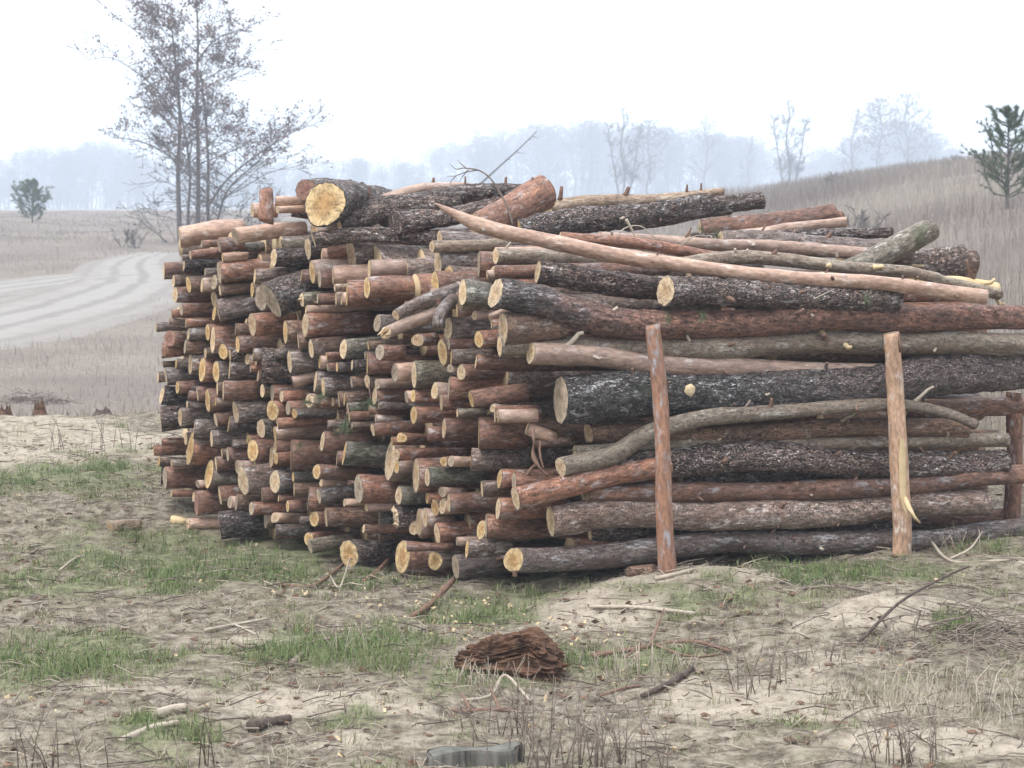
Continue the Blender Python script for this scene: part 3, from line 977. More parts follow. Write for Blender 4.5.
# logs set back in the dark gaps of the pile: past three hundred logs, one heap
def heap():
    mb_v, mb_f, mi = [], [], []
    n = 12
    for i in range(330):
        x = random.uniform(172, 520) if i < 230 else random.uniform(520, 960)
        topy = 245 if x < 320 else 262
        y = random.uniform(topy, 535 + max(0, min(1, (x - 250) / 200)) * 25)
        D = dface(x, 300) + random.uniform(.26, .75) if i < 230 else dface(x, 300) + random.uniform(.4, .8)
        if x < 230: D += .12
        r = random.uniform(.045, .085)
        yaw = math.radians(random.uniform(17, 27)); L = random.uniform(.9, 1.3) if i < 230 else .8
        a = P(x, y, D); b = a + np.array([math.cos(yaw), math.sin(yaw), random.uniform(-.03, .03)]) * L
        if i >= 230: b = a + np.array([math.cos(yaw), math.sin(yaw), 0]) * min(L, (990 - x) / 205)
        ax = (b - a) / np.linalg.norm(b - a); sd = np.cross([0, 0, 1.], ax); sd /= np.linalg.norm(sd); up = np.cross(ax, sd)
        o = len(mb_v)
        for p in (a, a + (b - a) * .5, b):
            for j in range(n):
                t = 2 * math.pi * j / n
                mb_v.append(p + r * (1 + .05 * math.sin(3 * t + i)) * (math.cos(t) * sd + math.sin(t) * up))
        for k in range(2):
            for j in range(n):
                mb_f.append((o + k * n + j, o + (k + 1) * n + j, o + (k + 1) * n + (j + 1) % n, o + k * n + (j + 1) % n)); mi.append(i % 3)
        mb_f.append(tuple(o + j for j in range(n))[::1]); mi.append(3)
        mb_f.append(tuple(o + 2 * n + j for j in range(n))[::-1]); mi.append(3)
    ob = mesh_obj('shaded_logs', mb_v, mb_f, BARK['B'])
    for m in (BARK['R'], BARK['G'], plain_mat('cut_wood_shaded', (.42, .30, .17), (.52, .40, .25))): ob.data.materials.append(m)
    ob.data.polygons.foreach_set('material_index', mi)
    tag(ob, 'many more logs set back in the dark gaps of the pile', 'logs', kind='stuff')
heap()

MAT_ORANGE = bark_mat('bark_orange', (.46, .235, .14), (.33, .165, .105), (.36, .345, .36), .75, plate=0, bump=.6, fine=.45)
MAT_TANPOST = bark_mat('bark_weathered_tan', (.40, .275, .19), (.30, .195, .135), (.40, .375, .35), .6, plate=0, bump=.6, fine=.5)
# ------------------------------------------------------------------ retaining posts
def post(label, top, bot, w0, w1, d, bark, strip=False, tip=(0, 0)):
    a, b = P(bot[0], bot[1] + 14, d), P(top[0], top[1], d)
    m = (a + b) / 2
    # posts stand upright: built along their own length like a log
    o = make_log([a, m + np.array([.006, 0, 0]), b], w1 / 2 / F * d, w0 / 2 / F * d, bark, label, 2, (0, 1), ('Y', 'W'), (0, 0), (.05, .1), group='retaining posts along the pile front', cat='post', name='wooden_post', mat=MAT_TANPOST if bark == 'T' else MAT_ORANGE if bark == 'O' else None)
    LOGS.pop()
    return o
p1 = post('leaning reddish post with bluish patches holding the pile near its sawn ends', (653, 325), (668, 568), 15, 17, 9.86, 'O')
p2 = post('upright grey-brown post with long yellow stripped wound', (893, 333), (901, 556), 16, 20, 10.33, 'T')
p3 = post('short post half hidden at the end of the pile', (1015, 392), (1010, 524), 16, 18, 10.95, 'R')
# the wound of the second post
mb = MB()
wd = [(900, 437, 3), (902, 455, 10), (904, 475, 13), (904, 492, 12), (905, 505, 9), (908, 516, 5)]
prev = None
for (x, y, w) in wd:
    c0 = P(893 + (y - 333) * .036, y, 10.33); 
    rad = (16 + (y - 333) / 223 * 4) / 2 / F * 10.33
    row = []
    for k in range(5):
        xo = (x - (893 + (y - 333) * .036) + (k - 2) / 2 * w / 2) / F * 10.33
        xo = max(-rad * .98, min(rad * .98, xo))
        row.append(c0 + np.array([xo, -math.sqrt(max(0, rad * rad - xo * xo)) - .006, 0]))
    b = len(mb.v); mb.v += row
    if prev is not None:
        for k in range(4): mb.f.append((b + k, b + k + 1, prev + k + 1, prev + k))
    prev = b
wound = mb.build('stripped_wound', MAT_BARE, None)
wound.parent = p2; wound.matrix_parent_inverse = p2.matrix_world.inverted()
mb = MB(); mb.tube([P(905, 498, 10.24), P(909, 508, 10.2), P(915, 518, 10.18), P(920, 523, 10.2)], [.012, .013, .009, .004], 6)
sp = mb.build('bark_splinter', MAT_BARE, None); sp.parent = p2; sp.matrix_parent_inverse = p2.matrix_world.inverted()
mb = MB(); mb.tube([P(901, 352, 10.24), P(900, 343, 10.23), P(899, 334, 10.25)], [.011, .010, .008], 6)
sp = mb.build('branch_stub', MAT_TWIG_RED, None); sp.parent = p2; sp.matrix_parent_inverse = p2.matrix_world.inverted()

# ------------------------------------------------------------------ ground cover maps
def blobs(lst):
    out = []
    for (px, py, rx, ry, w) in lst:
        p = pg(px, py); d = p[1]
        out.append((p[0], p[1], rx / F * d, ry * d * d / (F * CAM_H), w))
    return out
SAND = blobs([(60, 440, 150, 30, 1), (190, 432, 60, 18, .6), (600, 600, 130, 26, 1), (720, 572, 170, 16, .7), (880, 608, 130, 14, .9), (940, 560, 80, 14, .6),
              (560, 610, 60, 18, .6), (780, 700, 180, 26, .9), (640, 735, 110, 26, .6), (330, 700, 150, 18, .9), (180, 690, 110, 12, .5), (930, 740, 120, 26, .8),
              (250, 640, 130, 7, 1), (400, 735, 90, 16, .6), (330, 640, 60, 5, .7), (860, 660, 90, 8, .6)])
GREEN = blobs([(60, 480, 110, 22, .9), (260, 565, 170, 38, .9), (120, 565, 130, 40, .75), (330, 650, 110, 18, 1), (60, 660, 90, 26, 1), (480, 618, 80, 12, .7), (140, 660, 60, 15, .8),
               (960, 625, 40, 10, .8), (430, 690, 70, 16, .7), (600, 665, 110, 22, .7), (840, 575, 110, 18, .8), (650, 590, 50, 8, .7), (740, 600, 60, 14, .6), (950, 535, 70, 14, .8),
               (360, 720, 40, 14, .6), (190, 740, 90, 24, .6), (300, 520, 120, 40, .5), (720, 550, 50, 10, .8), (870, 690, 90, 20, .4), (520, 600, 60, 14, .5)])
def cover(x, y):
    x = np.asarray(x, float); y = np.asarray(y, float)
    r = np.hypot(x, y)
    s = np.zeros_like(x); g = np.zeros_like(x)
    for (bx, by, rx, ry, w) in SAND: s = np.maximum(s, w * np.exp(-((x - bx) / rx) ** 2 - ((y - by) / ry) ** 2))
    for (bx, by, rx, ry, w) in GREEN: g = np.maximum(g, w * np.exp(-((x - bx) / rx) ** 2 - ((y - by) / ry) ** 2))
    n1 = fbm(x * 1.1, y * 1.1, 5.5, 21, 3); n2 = fbm(x * 2.3, y * 2.3, 8.5, 31, 3)
    nearw = 1 - smooth(17, 22, r)
    out = np.maximum(np.abs(x) - 4, 0) > 0
    s = np.where(out, np.clip(.3 + n1, 0, 1), s); g = np.where(out, np.clip(.35 - n1, 0, 1), g)
    s = np.clip(s * 1.15 + n1 * .5 + .35 * fbm(x * 4.5, y * 4.5, 3.9, 47, 2) - .12, 0, 1) * nearw
    n3 = fbm(x * 5.5, y * 5.5, 2.5, 37, 2)
    g = np.clip(g * 1.25 + n2 * .55 + n3 * .75 - .06, 0, 1) * nearw
    return s, g

# one sheet of ground round the camera and out past the far wood
rr_ = np.concatenate([np.array([0.02, 1.5, 3.0]), np.geomspace(4.2, 24, 230), np.geomspace(24.4, 1120, 140)])
aa_ = np.concatenate([np.linspace(-21, 21, 300), np.linspace(22, 338, 72)]) * math.pi / 180
AA, RRm = np.meshgrid(aa_, rr_)
GX, GY = RRm * np.sin(AA), RRm * np.cos(AA)
GZ = ground(GX, GY)
S_, G_ = cover(GX, GY)
near = (RRm < 20)
GZ = GZ + near * (.020 * fbm(GX * 9, GY * 9, 1.1, 41, 2) + .03 * np.clip(fbm(GX * 2.5, GY * 2.5, 4.1, 44, 2), 0, 1))
nr, na = GX.shape
V = np.stack([GX, GY, GZ], -1).reshape(-1, 3)
idx = np.arange(nr * na).reshape(nr, na)
nx = np.roll(idx, -1, axis=1)
T = np.stack([idx[:-1], idx[1:], nx[1:], nx[:-1]], -1).reshape(-1, 4)[:, ::-1]
MG = new_mat('sandy_grassland'); t = NT(MG)
att = t.n('ShaderNodeAttribute', attribute_name='cover'); sp_ = t.n('ShaderNodeSeparateColor'); t.l(att.outputs['Color'], sp_.inputs[0])
tc = t.n('ShaderNodeTexCoord'); ob_ = tc.outputs['Object']
nA = t.noise(ob_, 3.0, 5, .65); nB = t.noise(ob_, 14.0, 5, .7); nC = t.noise(ob_, 48.0, 4, .8); nD = t.noise(ob_, .25, 4, .6)
litter = t.ramp(nB, [(.36, (.08, .064, .048)), (.5, (.195, .166, .124)), (.64, (.31, .27, .215))])
sandc = t.ramp(nB, [(.34, (.24, .20, .155)), (.58, (.40, .345, .275))])
greenc = t.ramp(nB, [(.34, (.085, .095, .05)), (.64, (.205, .21, .115))])
field = t.ramp(nD, [(.35, (.185, .16, .14)), (.65, (.275, .245, .205))])
field = t.mix(t.ramp(nB, [(.35, 0), (.7, 1)]), field, (.14, .11, .095))
sm = t.ramp(t.math('ADD', sp_.outputs[0], t.math('MULTIPLY', t.math('SUBTRACT', nA, .5), 1.6)), [(.38, 0), (.62, 1)])
gm = t.ramp(t.math('ADD', sp_.outputs[1], t.math('MULTIPLY', t.math('SUBTRACT', nB, .5), 1.3)), [(.3, 0), (.65, .85)])
col = t.mix(sm, litter, sandc); col = t.mix(gm, col, greenc)
col = t.mix(t.ramp(nC, [(.56, 0), (.64, .75)]), col, (.075, .058, .048))
col = t.mix(sp_.outputs[2], col, field)
t.out(col, .95, t.math('ADD', t.math('MULTIPLY', nB, 1.0), t.math('MULTIPLY', nC, .4)), .8, .03, .1)
g_ = np_mesh('ground', V, T, MG, 4)
ca = g_.data.color_attributes.new('cover', 'FLOAT_COLOR', 'POINT')
ca.data.foreach_set('color', np.stack([S_, G_, smooth(17.5, 22, RRm), np.ones_like(S_)], -1).astype(np.float32).ravel())
g_.data.polygons.foreach_set('use_smooth', [True] * len(g_.data.polygons))
tag(g_, kind='structure')

# sandy track winding off across the field
MR = new_mat('sandy_track'); t = NT(MR)
uv = t.n('ShaderNodeUVMap'); sx = t.n('ShaderNodeSeparateXYZ'); t.l(uv.outputs[0], sx.inputs[0])
tc = t.n('ShaderNodeTexCoord'); n1 = t.noise(tc.outputs['Object'], .9, 4, .6); n2 = t.noise(tc.outputs['Object'], 9, 4, .7)
edge = t.math('ADD', t.math('ABSOLUTE', t.math('SUBTRACT', sx.outputs[0], .5)), t.math('MULTIPLY', t.math('SUBTRACT', n1, .5), .55))
wv = t.n('ShaderNodeMath', operation='SINE'); t.l(t.math('ADD', t.math('MULTIPLY', sx.outputs[0], 32), t.math('MULTIPLY', n1, 4)), wv.inputs[0])
sc_ = t.mix(t.ramp(wv.outputs[0], [(.1, 0), (.9, 1)]), (.27, .254, .234), (.19, .176, .162))
sc_ = t.mix(t.ramp(n2, [(.35, .5), (.6, 0)]), sc_, (.26, .24, .22))
fc_ = t.ramp(n2, [(.35, (.165, .145, .135)), (.65, (.26, .235, .21))])
t.out(t.mix(t.ramp(edge, [(.14, 0), (.44, 1)]), sc_, fc_), .95, n2, .5, .03, .1)
def road(cl, name):
    c = [np.array([*pg(x, y)[:2], 0]) for x, y, _ in cl]
    pts = catmull(c, 60); ws = np.interp(np.linspace(0, 1, 60), np.linspace(0, 1, len(cl)), [w for *_, w in cl])
    vv, ff, uu = [], [], []
    m = 13
    for i, p in enumerate(pts):
        tn = pts[min(i + 1, 59)] - pts[max(i - 1, 0)]; tn /= np.linalg.norm(tn); nn = np.array([tn[1], -tn[0], 0])
        for j in range(m):
            q = p + nn * (j / (m - 1) - .5) * ws[i]
            rut = .05 * math.cos((j / (m - 1) - .5) * 12)
            vv.append((q[0], q[1], float(ground(q[0], q[1])) + (.02 if 1 < j < m - 2 else .008 if 0 < j < m - 1 else -.04))); uu.append((j / (m - 1), i / 59))
    for i in range(59):
        for j in range(m - 1): ff.append((i * m + j, i * m + j + 1, (i + 1) * m + j + 1, (i + 1) * m + j))
    o = mesh_obj(name, vv, ff, MR)
    u = o.data.uv_layers.new(name='UVMap')
    for lp in o.data.loops: u.data[lp.index].uv = uu[lp.vertex_index]
    return tag(o, kind='structure')
road([(-330, 358, 5.6), (-180, 350, 5.6), (-70, 338, 5.2), (10, 321, 5.0), (70, 306, 4.6), (112, 291, 4.0), (132, 279, 3.4), (130, 268, 3.0), (138, 260, 2.6), (160, 253, 1.6)], 'sandy_track')
road([(-250, 304, 3.2), (-70, 296, 3.2), (0, 288, 3.0), (60, 280, 2.8), (112, 274, 2.4)], 'sandy_path')

# ------------------------------------------------------------------ blades
def blade_mat(name, cols, tcol=None):
    m = new_mat(name); t = NT(m)
    att = t.n('ShaderNodeAttribute', attribute_name='tint')
    col = t.ramp(att.outputs['Fac'], cols)
    b = t.out(col, .8, spec=.15)
    return m

def blades(name, x, y, h, w, mat, tint, lean=.5, z=None, seed=0, segs=1):
    rs = np.random.default_rng(seed); n = len(x)
    z = ground(x, y) if z is None else z
    a = rs.uniform(0, 2 * np.pi, n); l = np.abs(rs.normal(0, lean, n)) * h
    b = rs.uniform(0, 2 * np.pi, n)
    ux, uy = np.cos(b) * w / 2, np.sin(b) * w / 2
    base = np.stack([x, y, z - .01], -1)
    d = np.stack([np.cos(a) * l, np.sin(a) * l, 0 * l], -1)
    side = np.stack([ux, uy, 0 * ux], -1)
    up = np.zeros((n, 3)); up[:, 2] = h
    v0, v1 = base - side, base + side
    m0 = base + d * .3 + up * .6 - side * .75; m1 = base + d * .3 + up * .6 + side * .75
    tip = base + d + up * np.clip(1 - .25 * (l / np.maximum(h, 1e-6)) ** 2, .3, 1)[:, None]
    V = np.stack([v0, v1, m0, m1, tip], 1).reshape(-1, 3)
    o5 = (np.arange(n) * 5)[:, None]
    T = np.concatenate([o5 + np.array([[0, 1, 3]]), o5 + np.array([[0, 3, 2]]), o5 + np.array([[2, 3, 4]])], 0)
    o = np_mesh(name, V, T, mat)
    at = o.data.attributes.new('tint', 'FLOAT', 'POINT')
    at.data.foreach_set('value', np.repeat(tint, 5).astype(np.float32))
    return o

def wedge(n, r0, r1, a0, a1, rs, p=1.0):
    u = rs.uniform(0, 1, n)
    r = (r0 ** p + (r1 ** p - r0 ** p) * u) ** (1 / p)
    a = rs.uniform(a0, a1, n)
    return r * np.sin(a), r * np.cos(a)

def in_pile(x, y):
    # footprint of the pile: nothing grows under it
    f = 10.05 + np.maximum(0, -.05 - x) * 1.08 + np.maximum(0, x) * .36
    return (y > f + .05) & (x > -1.75) & (x < 2.55) & (y < f + 3.0)

MGR = blade_mat('grass_green', [(0, (.30, .265, .18)), (.3, (.215, .22, .11)), (.6, (.15, .185, .078)), (1, (.105, .155, .058))])
MDG = blade_mat('grass_dry', [(0, (.15, .115, .095)), (.5, (.28, .24, .185)), (1, (.41, .365, .29))])
MFG = blade_mat('grass_field', [(0, (.16, .13, .12)), (.5, (.24, .205, .18)), (1, (.335, .295, .24))])

rs = np.random.default_rng(5)
# tufts, then blades round each tuft
tx, ty = wedge(30000, 5.6, 19, -.33, .33, rs, 1.3)
s_, g__ = cover(tx, ty)
keep = (rs.uniform(0, 1, len(tx)) < np.clip(g__ * 1.1 - .45 * s_, .07, 1)) & ~in_pile(tx, ty)
tx, ty, tg = tx[keep], ty[keep], g__[keep]
nb = rs.integers(5, 22, len(tx))
x = np.repeat(tx, nb) + rs.normal(0, .02, nb.sum()); y = np.repeat(ty, nb) + rs.normal(0, .02, nb.sum()); gg = np.repeat(tg, nb)
th_ = np.repeat(rs.uniform(.5, 1.3, len(tx)), nb)
o = blades('grass', x, y, (rs.uniform(.025, .075, len(x)) * th_ * (.6 + .6 * gg)), rs.uniform(.0025, .005, len(x)), MGR, np.clip(gg * .7 + rs.normal(.12, .22, len(x)), 0, 1), .8, seed=1)
tag(o, 'short patchy green grass around the log pile', 'grass', kind='stuff')
x, y = wedge(130000, 5.6, 19, -.31, .31, rs, 1.3)
s_, g__ = cover(x, y)
k = (rs.uniform(0, 1, len(x)) < .65 - .45 * s_) & ~in_pile(x, y); x, y = x[k], y[k]
o = blades('dry_grass', x, y, rs.uniform(.015, .07, len(x)), rs.uniform(.0015, .0032, len(x)), MDG, rs.uniform(0, 1, len(x)) ** 1.2, 2.2, seed=2)
tag(o, 'bleached dry grass stalks scattered over sandy ground', 'dry grass', kind='stuff')

# lush tufts the eye picks out
def tuft(px, py, n, spread, h, dry=False, label=''):
    p = pg(px, py); q = np.random.default_rng(int(px * 7 + py))
    x = p[0] + q.normal(0, spread, n); y = p[1] + q.normal(0, spread * 1.0, n)
    o = blades('grass_tuft', x - p[0], y - p[1], q.uniform(.4, 1, n) * h, q.uniform(.0025, .0045, n), MDG if dry else MGR, q.uniform(.3, 1, n) if dry else np.clip(q.normal(.62, .2, n), 0, 1), .9, z=ground(x, y) - p[2], seed=int(px))
    o.location = tuple(map(float, p))
    tag(o, label, 'grass tuft', kind='stuff')
tuft(350, 662, 420, .13, .13, label='lush green grass tuft in the middle of the open sandy ground')
tuft(285, 660, 300, .10, .10, label='bright green grass tuft beside a dark bark strip')
tuft(85, 672, 320, .13, .12, label='green grass tuft near the road-side edge of the clearing')
tuft(400, 668, 240, .07, .12, label='tall green tuft with dry stems just beside the lush one')
tuft(958, 628, 260, .06, .09, label='green tuft growing on the brush heap')
tuft(480, 622, 180, .08, .07, label='green tuft in front of the lowest pale log ends')
tuft(960, 705, 520, .20, .16, True, 'straw coloured dry grass clump beneath the brush heap')
tuft(870, 700, 200, .10, .10, True, 'thin dry grass clump beside the straw coloured one')

# dry tall grass of the field and the slope
rs = np.random.default_rng(9)
def field(n, r0, r1, a0, a1, h0, h1, w0, w1, seed, prob=None):
    x, y = wedge(n, r0, r1, a0, a1, rs, 1.15)
    dn = fbm(x * .35, y * .35, .5, 61, 3)
    k = rs.uniform(0, 1, len(x)) < np.clip(.6 + dn, .1, 1)
    if prob is not None: k &= rs.uniform(0, 1, len(x)) < prob(x, y)
    x, y = x[k], y[k]; r = np.hypot(x, y)
    wv = np.maximum(rs.uniform(w0, w1, len(x)), r * 1.7e-4)
    o = blades('dry_field_grass', x, y, rs.uniform(h0, h1, len(x)) * (.8 + .5 * fbm(x * .2, y * .2, 3.3, 66, 2)), wv, MFG, np.clip(rs.uniform(0, 1, len(x)) * .7 + .7 * fbm(x * .22, y * .12, 9.1, 71, 3) + .17, 0, 1), .35, seed=seed)
    return o
ROADPTS = [(np.array(pg(a, b)[:2]), w) for a, b, w in [(-70, 338, 5.6), (-30, 331, 5.6), (10, 322, 5.4), (40, 314, 5.4), (70, 306, 5.2), (95, 298, 5), (118, 290, 4.6), (131, 283, 4.4), (140, 277, 4.2), (141, 271, 4), (140, 266, 4), (148, 261, 4), (160, 257, 4), (195, 253, 4), (0, 288, 3), (30, 284, 3), (60, 280, 3), (86, 277, 2.6), (112, 274, 2.4), (-30, 291, 3)]]
def offroad(x, y):
    d = np.full(len(x), 9e9)
    for c, w in ROADPTS: d = np.minimum(d, np.hypot(x - c[0], y - c[1]) / w)
    return smooth(.3, .62, d)
o1 = field(130000, 13.2, 120, .05, .38, .28, .62, .004, .008, 3)
tag(o1, 'grey brown tall dry grass covering the slope behind the pile', 'dry grass', kind='stuff')
o2 = field(120000, 18.0, 170, -.38, .06, .06, .20, .004, .008, 4, offroad)
tag(o2, 'grey brown dry grass on the field along the sandy track', 'dry grass', kind='stuff')

# ------------------------------------------------------------------ litter of twigs, bark and chips
rs = np.random.default_rng(21)
mb = MB(); mb2 = MB(); mb3 = MB(); mb5 = MB()
x, y = wedge(8000, 5.6, 17, -.3, .3, rs, 1.3)
ip = in_pile(x, y)
for i in range(len(x)):
    if ip[i]: continue
    z = float(ground(x[i], y[i])); L = rs.exponential(.07) + .025; a = rs.uniform(0, 3.14)
    if L > .22: L = .1
    d = np.array([math.cos(a), math.sin(a) * 1, rs.normal(0, .12)]) * L / 2
    c = np.array([x[i], y[i], z + .012 + abs(d[2])])
    k = np.array([rs.normal(0, .06), rs.normal(0, .06), abs(rs.normal(0, .05))]) * L
    (mb5 if rs.uniform() < .35 else mb if rs.uniform() < .6 else mb2).tube([c - d, c + k, c + d], [.0014 + L * .006, .0013 + L * .006, .001], 4)
o = mb.build('twig_litter', MAT_TWIG); tag(o, 'small dry twigs littering the ground', 'twigs', kind='stuff')
o = mb5.build('dark_twig_litter', MAT_TWIG_DARK); tag(o, 'dark twig scraps littering the ground', 'twigs', kind='stuff')
o = mb2.build('bleached_twig_litter', MAT_TWIG_PALE); tag(o, 'bleached twig scraps littering the ground', 'twigs', kind='stuff')
x, y = wedge(4200, 5.8, 16, -.3, .3, rs, 1.3)
for i in range(len(x)):
    if in_pile(x[i:i + 1], y[i:i + 1])[0]: continue
    z = float(ground(x[i], y[i])); s = rs.uniform(.006, .02)
    A = rs.normal(0, 1, 3); A /= np.linalg.norm(A); B = np.cross(A, rs.normal(0, 1, 3)); B /= np.linalg.norm(B)
    A[2] *= .4; B[2] *= .4
    mb3.box(np.array([x[i], y[i], z + .008]), (s, s * rs.uniform(.3, .8), s * .12), np.stack([A, B, np.cross(A, B)], 1))
o = mb3.build('bark_litter', plain_mat('bark_scraps', (.055, .035, .026), (.22, .13, .085), (20, 20, 20)), sm=False); tag(o, 'dark bark scraps littering the ground', 'bark scraps', kind='stuff')
mb4 = MB()
for i in range(420):
    f = rs.uniform(0, 1)
    if f < .6:
        px, py = rs.uniform(190, 640), 0; py = 520 + (px - 190) / 300 * 75 + rs.uniform(5, 60)
    else: px, py = rs.uniform(0, 1020), rs.uniform(450, 760)
    p = pg(px, min(py, 766)); s = rs.uniform(.004, .013)
    A = rs.normal(0, 1, 3); A /= np.linalg.norm(A); B = np.cross(A, rs.normal(0, 1, 3)); B /= np.linalg.norm(B)
    mb4.box(p + np.array([0, 0, .008]), (s, s * .5, s * .15), np.stack([A, B, np.cross(A, B)], 1))
o = mb4.build('wood_chips', MAT_WOODCHIP, sm=False); tag(o, 'pale fresh wood chips around the pile foot', 'wood chips', kind='stuff')

# single sticks the photo picks out
def stick(pts, r0, r1, mat, label, lift=.015, fork=(), name='stick'):
    P3 = []
    for q in pts:
        p = pg(q[0], q[1]); p[2] += lift + (q[2] if len(q) > 2 else 0); P3.append(p)
    o0 = P3[0].copy(); mb = MB(); c = catmull(P3, max(6, len(P3) * 4))
    r0, r1 = r0 * .8, r1 * .8
    mb.tube([p for p in c], [r0 + (r1 - r0) * i / (len(c) - 1) for i in range(len(c))], 7)
    for fk in fork:
        Q = []
        for q in fk:
            p = pg(q[0], q[1]); p[2] += lift + (q[2] if len(q) > 2 else 0); Q.append(p)
        cc = catmull(Q, max(5, len(Q) * 3)); mb.tube(cc, [r1 * 1.1 + (r1 * .4 - r1 * 1.1) * i / (len(cc) - 1) for i in range(len(cc))], 5)
    o = mb.build(name, mat, None, o0); tag(o, label, 'stick' if name != 'bark_strip' else 'bark strip'); return o
stick([(412, 620), (432, 606), (453, 592, .04)], .016, .018, MAT_TWIG_RED, 'thick broken stick with yellow end near the pile foot')
stick([(365, 584), (376, 576), (389, 566, .02)], .018, .014, BARK['R'], 'short orange bark piece on grass beside the round orange end')
stick([(592, 660), (640, 652), (690, 645), (730, 655)], .013, .009, MAT_TWIG_RED, 'reddish branch lying on the grass beyond the rotten wood chunk', fork=[[(650, 650), (658, 640, .05), (664, 634, .09)], [(652, 648), (690, 660), (722, 658)], [(640, 648), (625, 662)]])
stick([(642, 700), (668, 688), (692, 678, .02)], .012, .016, MAT_TWIG_DARK, 'dark straight stick on the sandy slope')
stick([(120, 746), (150, 733), (178, 727)], .017, .014, MAT_TWIG_PALE, 'bent bleached grey stick lying near the camera')
stick([(158, 718), (172, 714), (186, 712)], .022, .022, MAT_TWIG_PALE, 'short stout bleached stick just above the bent one')
stick([(655, 582), (690, 574), (720, 562), (742, 550)], .012, .010, MAT_TWIG_PALE, 'long pale stick in front of the leaning post')
stick([(932, 552, .03), (944, 560), (960, 566), (1000, 564), (1030, 567)], .010, .008, MAT_TWIG_PALE, 'pale bent branch beside the stripped post foot', fork=[[(950, 562), (970, 556, .02), (982, 545, .05)]])
stick([(205, 634), (235, 628), (268, 622)], .010, .007, MAT_TWIG_PALE, 'pale forked twig on grass far from the pile', fork=[[(235, 628), (250, 635), (262, 640)]])
stick([(300, 650), (320, 644), (345, 641)], .009, .007, MAT_TWIG, 'grey curved twig above the lush grass tuft', fork=[[(330, 643), (336, 634, .04)]])
stick([(590, 610), (640, 611), (695, 617)], .011, .010, MAT_TWIG_PALE, 'straight bleached stick on the sand bank')
stick([(60, 573), (78, 560), (100, 558), (115, 557)], .009, .006, MAT_TWIG_PALE, 'thin arched twig beyond the lone small log')
stick([(278, 587), (310, 590), (330, 578), (345, 565)], .012, .010, MAT_TWIG_RED, 'curved reddish stick on the grass before the pile foot')
stick([(462, 716), (500, 714), (530, 716)], .012, .010, MAT_TWIG_RED, 'orange brown stick in front of the rotten chunk', fork=[[(470, 714), (462, 706, .03)], [(500, 714), (490, 700, .03)]])
stick([(460, 705), (490, 700), (505, 690, .04), (530, 705)], .008, .006, MAT_TWIG_PALE, 'pale arching twig in front of the rotten chunk')
stick([(250, 731), (268, 727), (290, 722)], .026, .016, MAT_TWIG_DARK, 'blackish bark strip lying alone on bare sand', name='bark_strip')
stick([(292, 668), (300, 660), (305, 654)], .022, .015, MAT_TWIG, 'grey bark strip beside the bright green tuft', name='bark_strip')
stick([(232, 645), (250, 651), (268, 646)], .012, .008, MAT_TWIG, 'grey looped twig on bare sand')
stick([(600, 700), (625, 692), (640, 690)], .008, .006, MAT_TWIG_RED, 'thin red twig beside the dark straight stick')
stick([(802, 592), (840, 590), (880, 598)], .009, .006, MAT_TWIG, 'thin grey twig on the sand below the two posts')
stick([(860, 645), (900, 618, .05), (945, 604, .1), (968, 598, .12)], .009, .006, MAT_TWIG_DARK, 'dark arching twig in front of the brush heap')
stick([(330, 578), (340, 590), (352, 566, .06)], .006, .005, MAT_TWIG_PALE, 'thin pale splinter leaning by the round orange end')

# short cut pieces on the grass
def ground_log(x0, y0, x1, y1, hpx, bark, label, ends=(1, 0)):
    a, b = pg(x0, y0), pg(x1, y1); r = hpx / 2 / F * a[1]
    a[2] += r * .75; b[2] += r * .75
    make_log([a, (a + b) / 2, b], r, r * .95, bark, label, 2, ends, ('Y', 'Y'), group='', name='log_piece', cat='log piece'); LOGS.pop()
ground_log(110, 531, 139, 529, 12, 'T', 'small lone log piece lying on open grass', (1, 1))
ground_log(188, 529, 220, 528, 12, 'P', 'short pale log piece next to a sawn slab')
mb = MB(); p = pg(179, 523); mb.tube([p + np.array([0, 0, -.01]), p + np.array([.004, 0, .02]), p + np.array([.006, 0, .028])], [.05, .052, .048], 14)
tag(mb.build('wood_slab', MAT_BARE, None, p), 'thin sawn wood slab lying flat at the road-side corner', 'wood slab')
ground_log(628, 578, 655, 574, 13, 'B', 'low orange ended log piece at the foot of the leaning post')
LOGS = [o for o in LOGS]

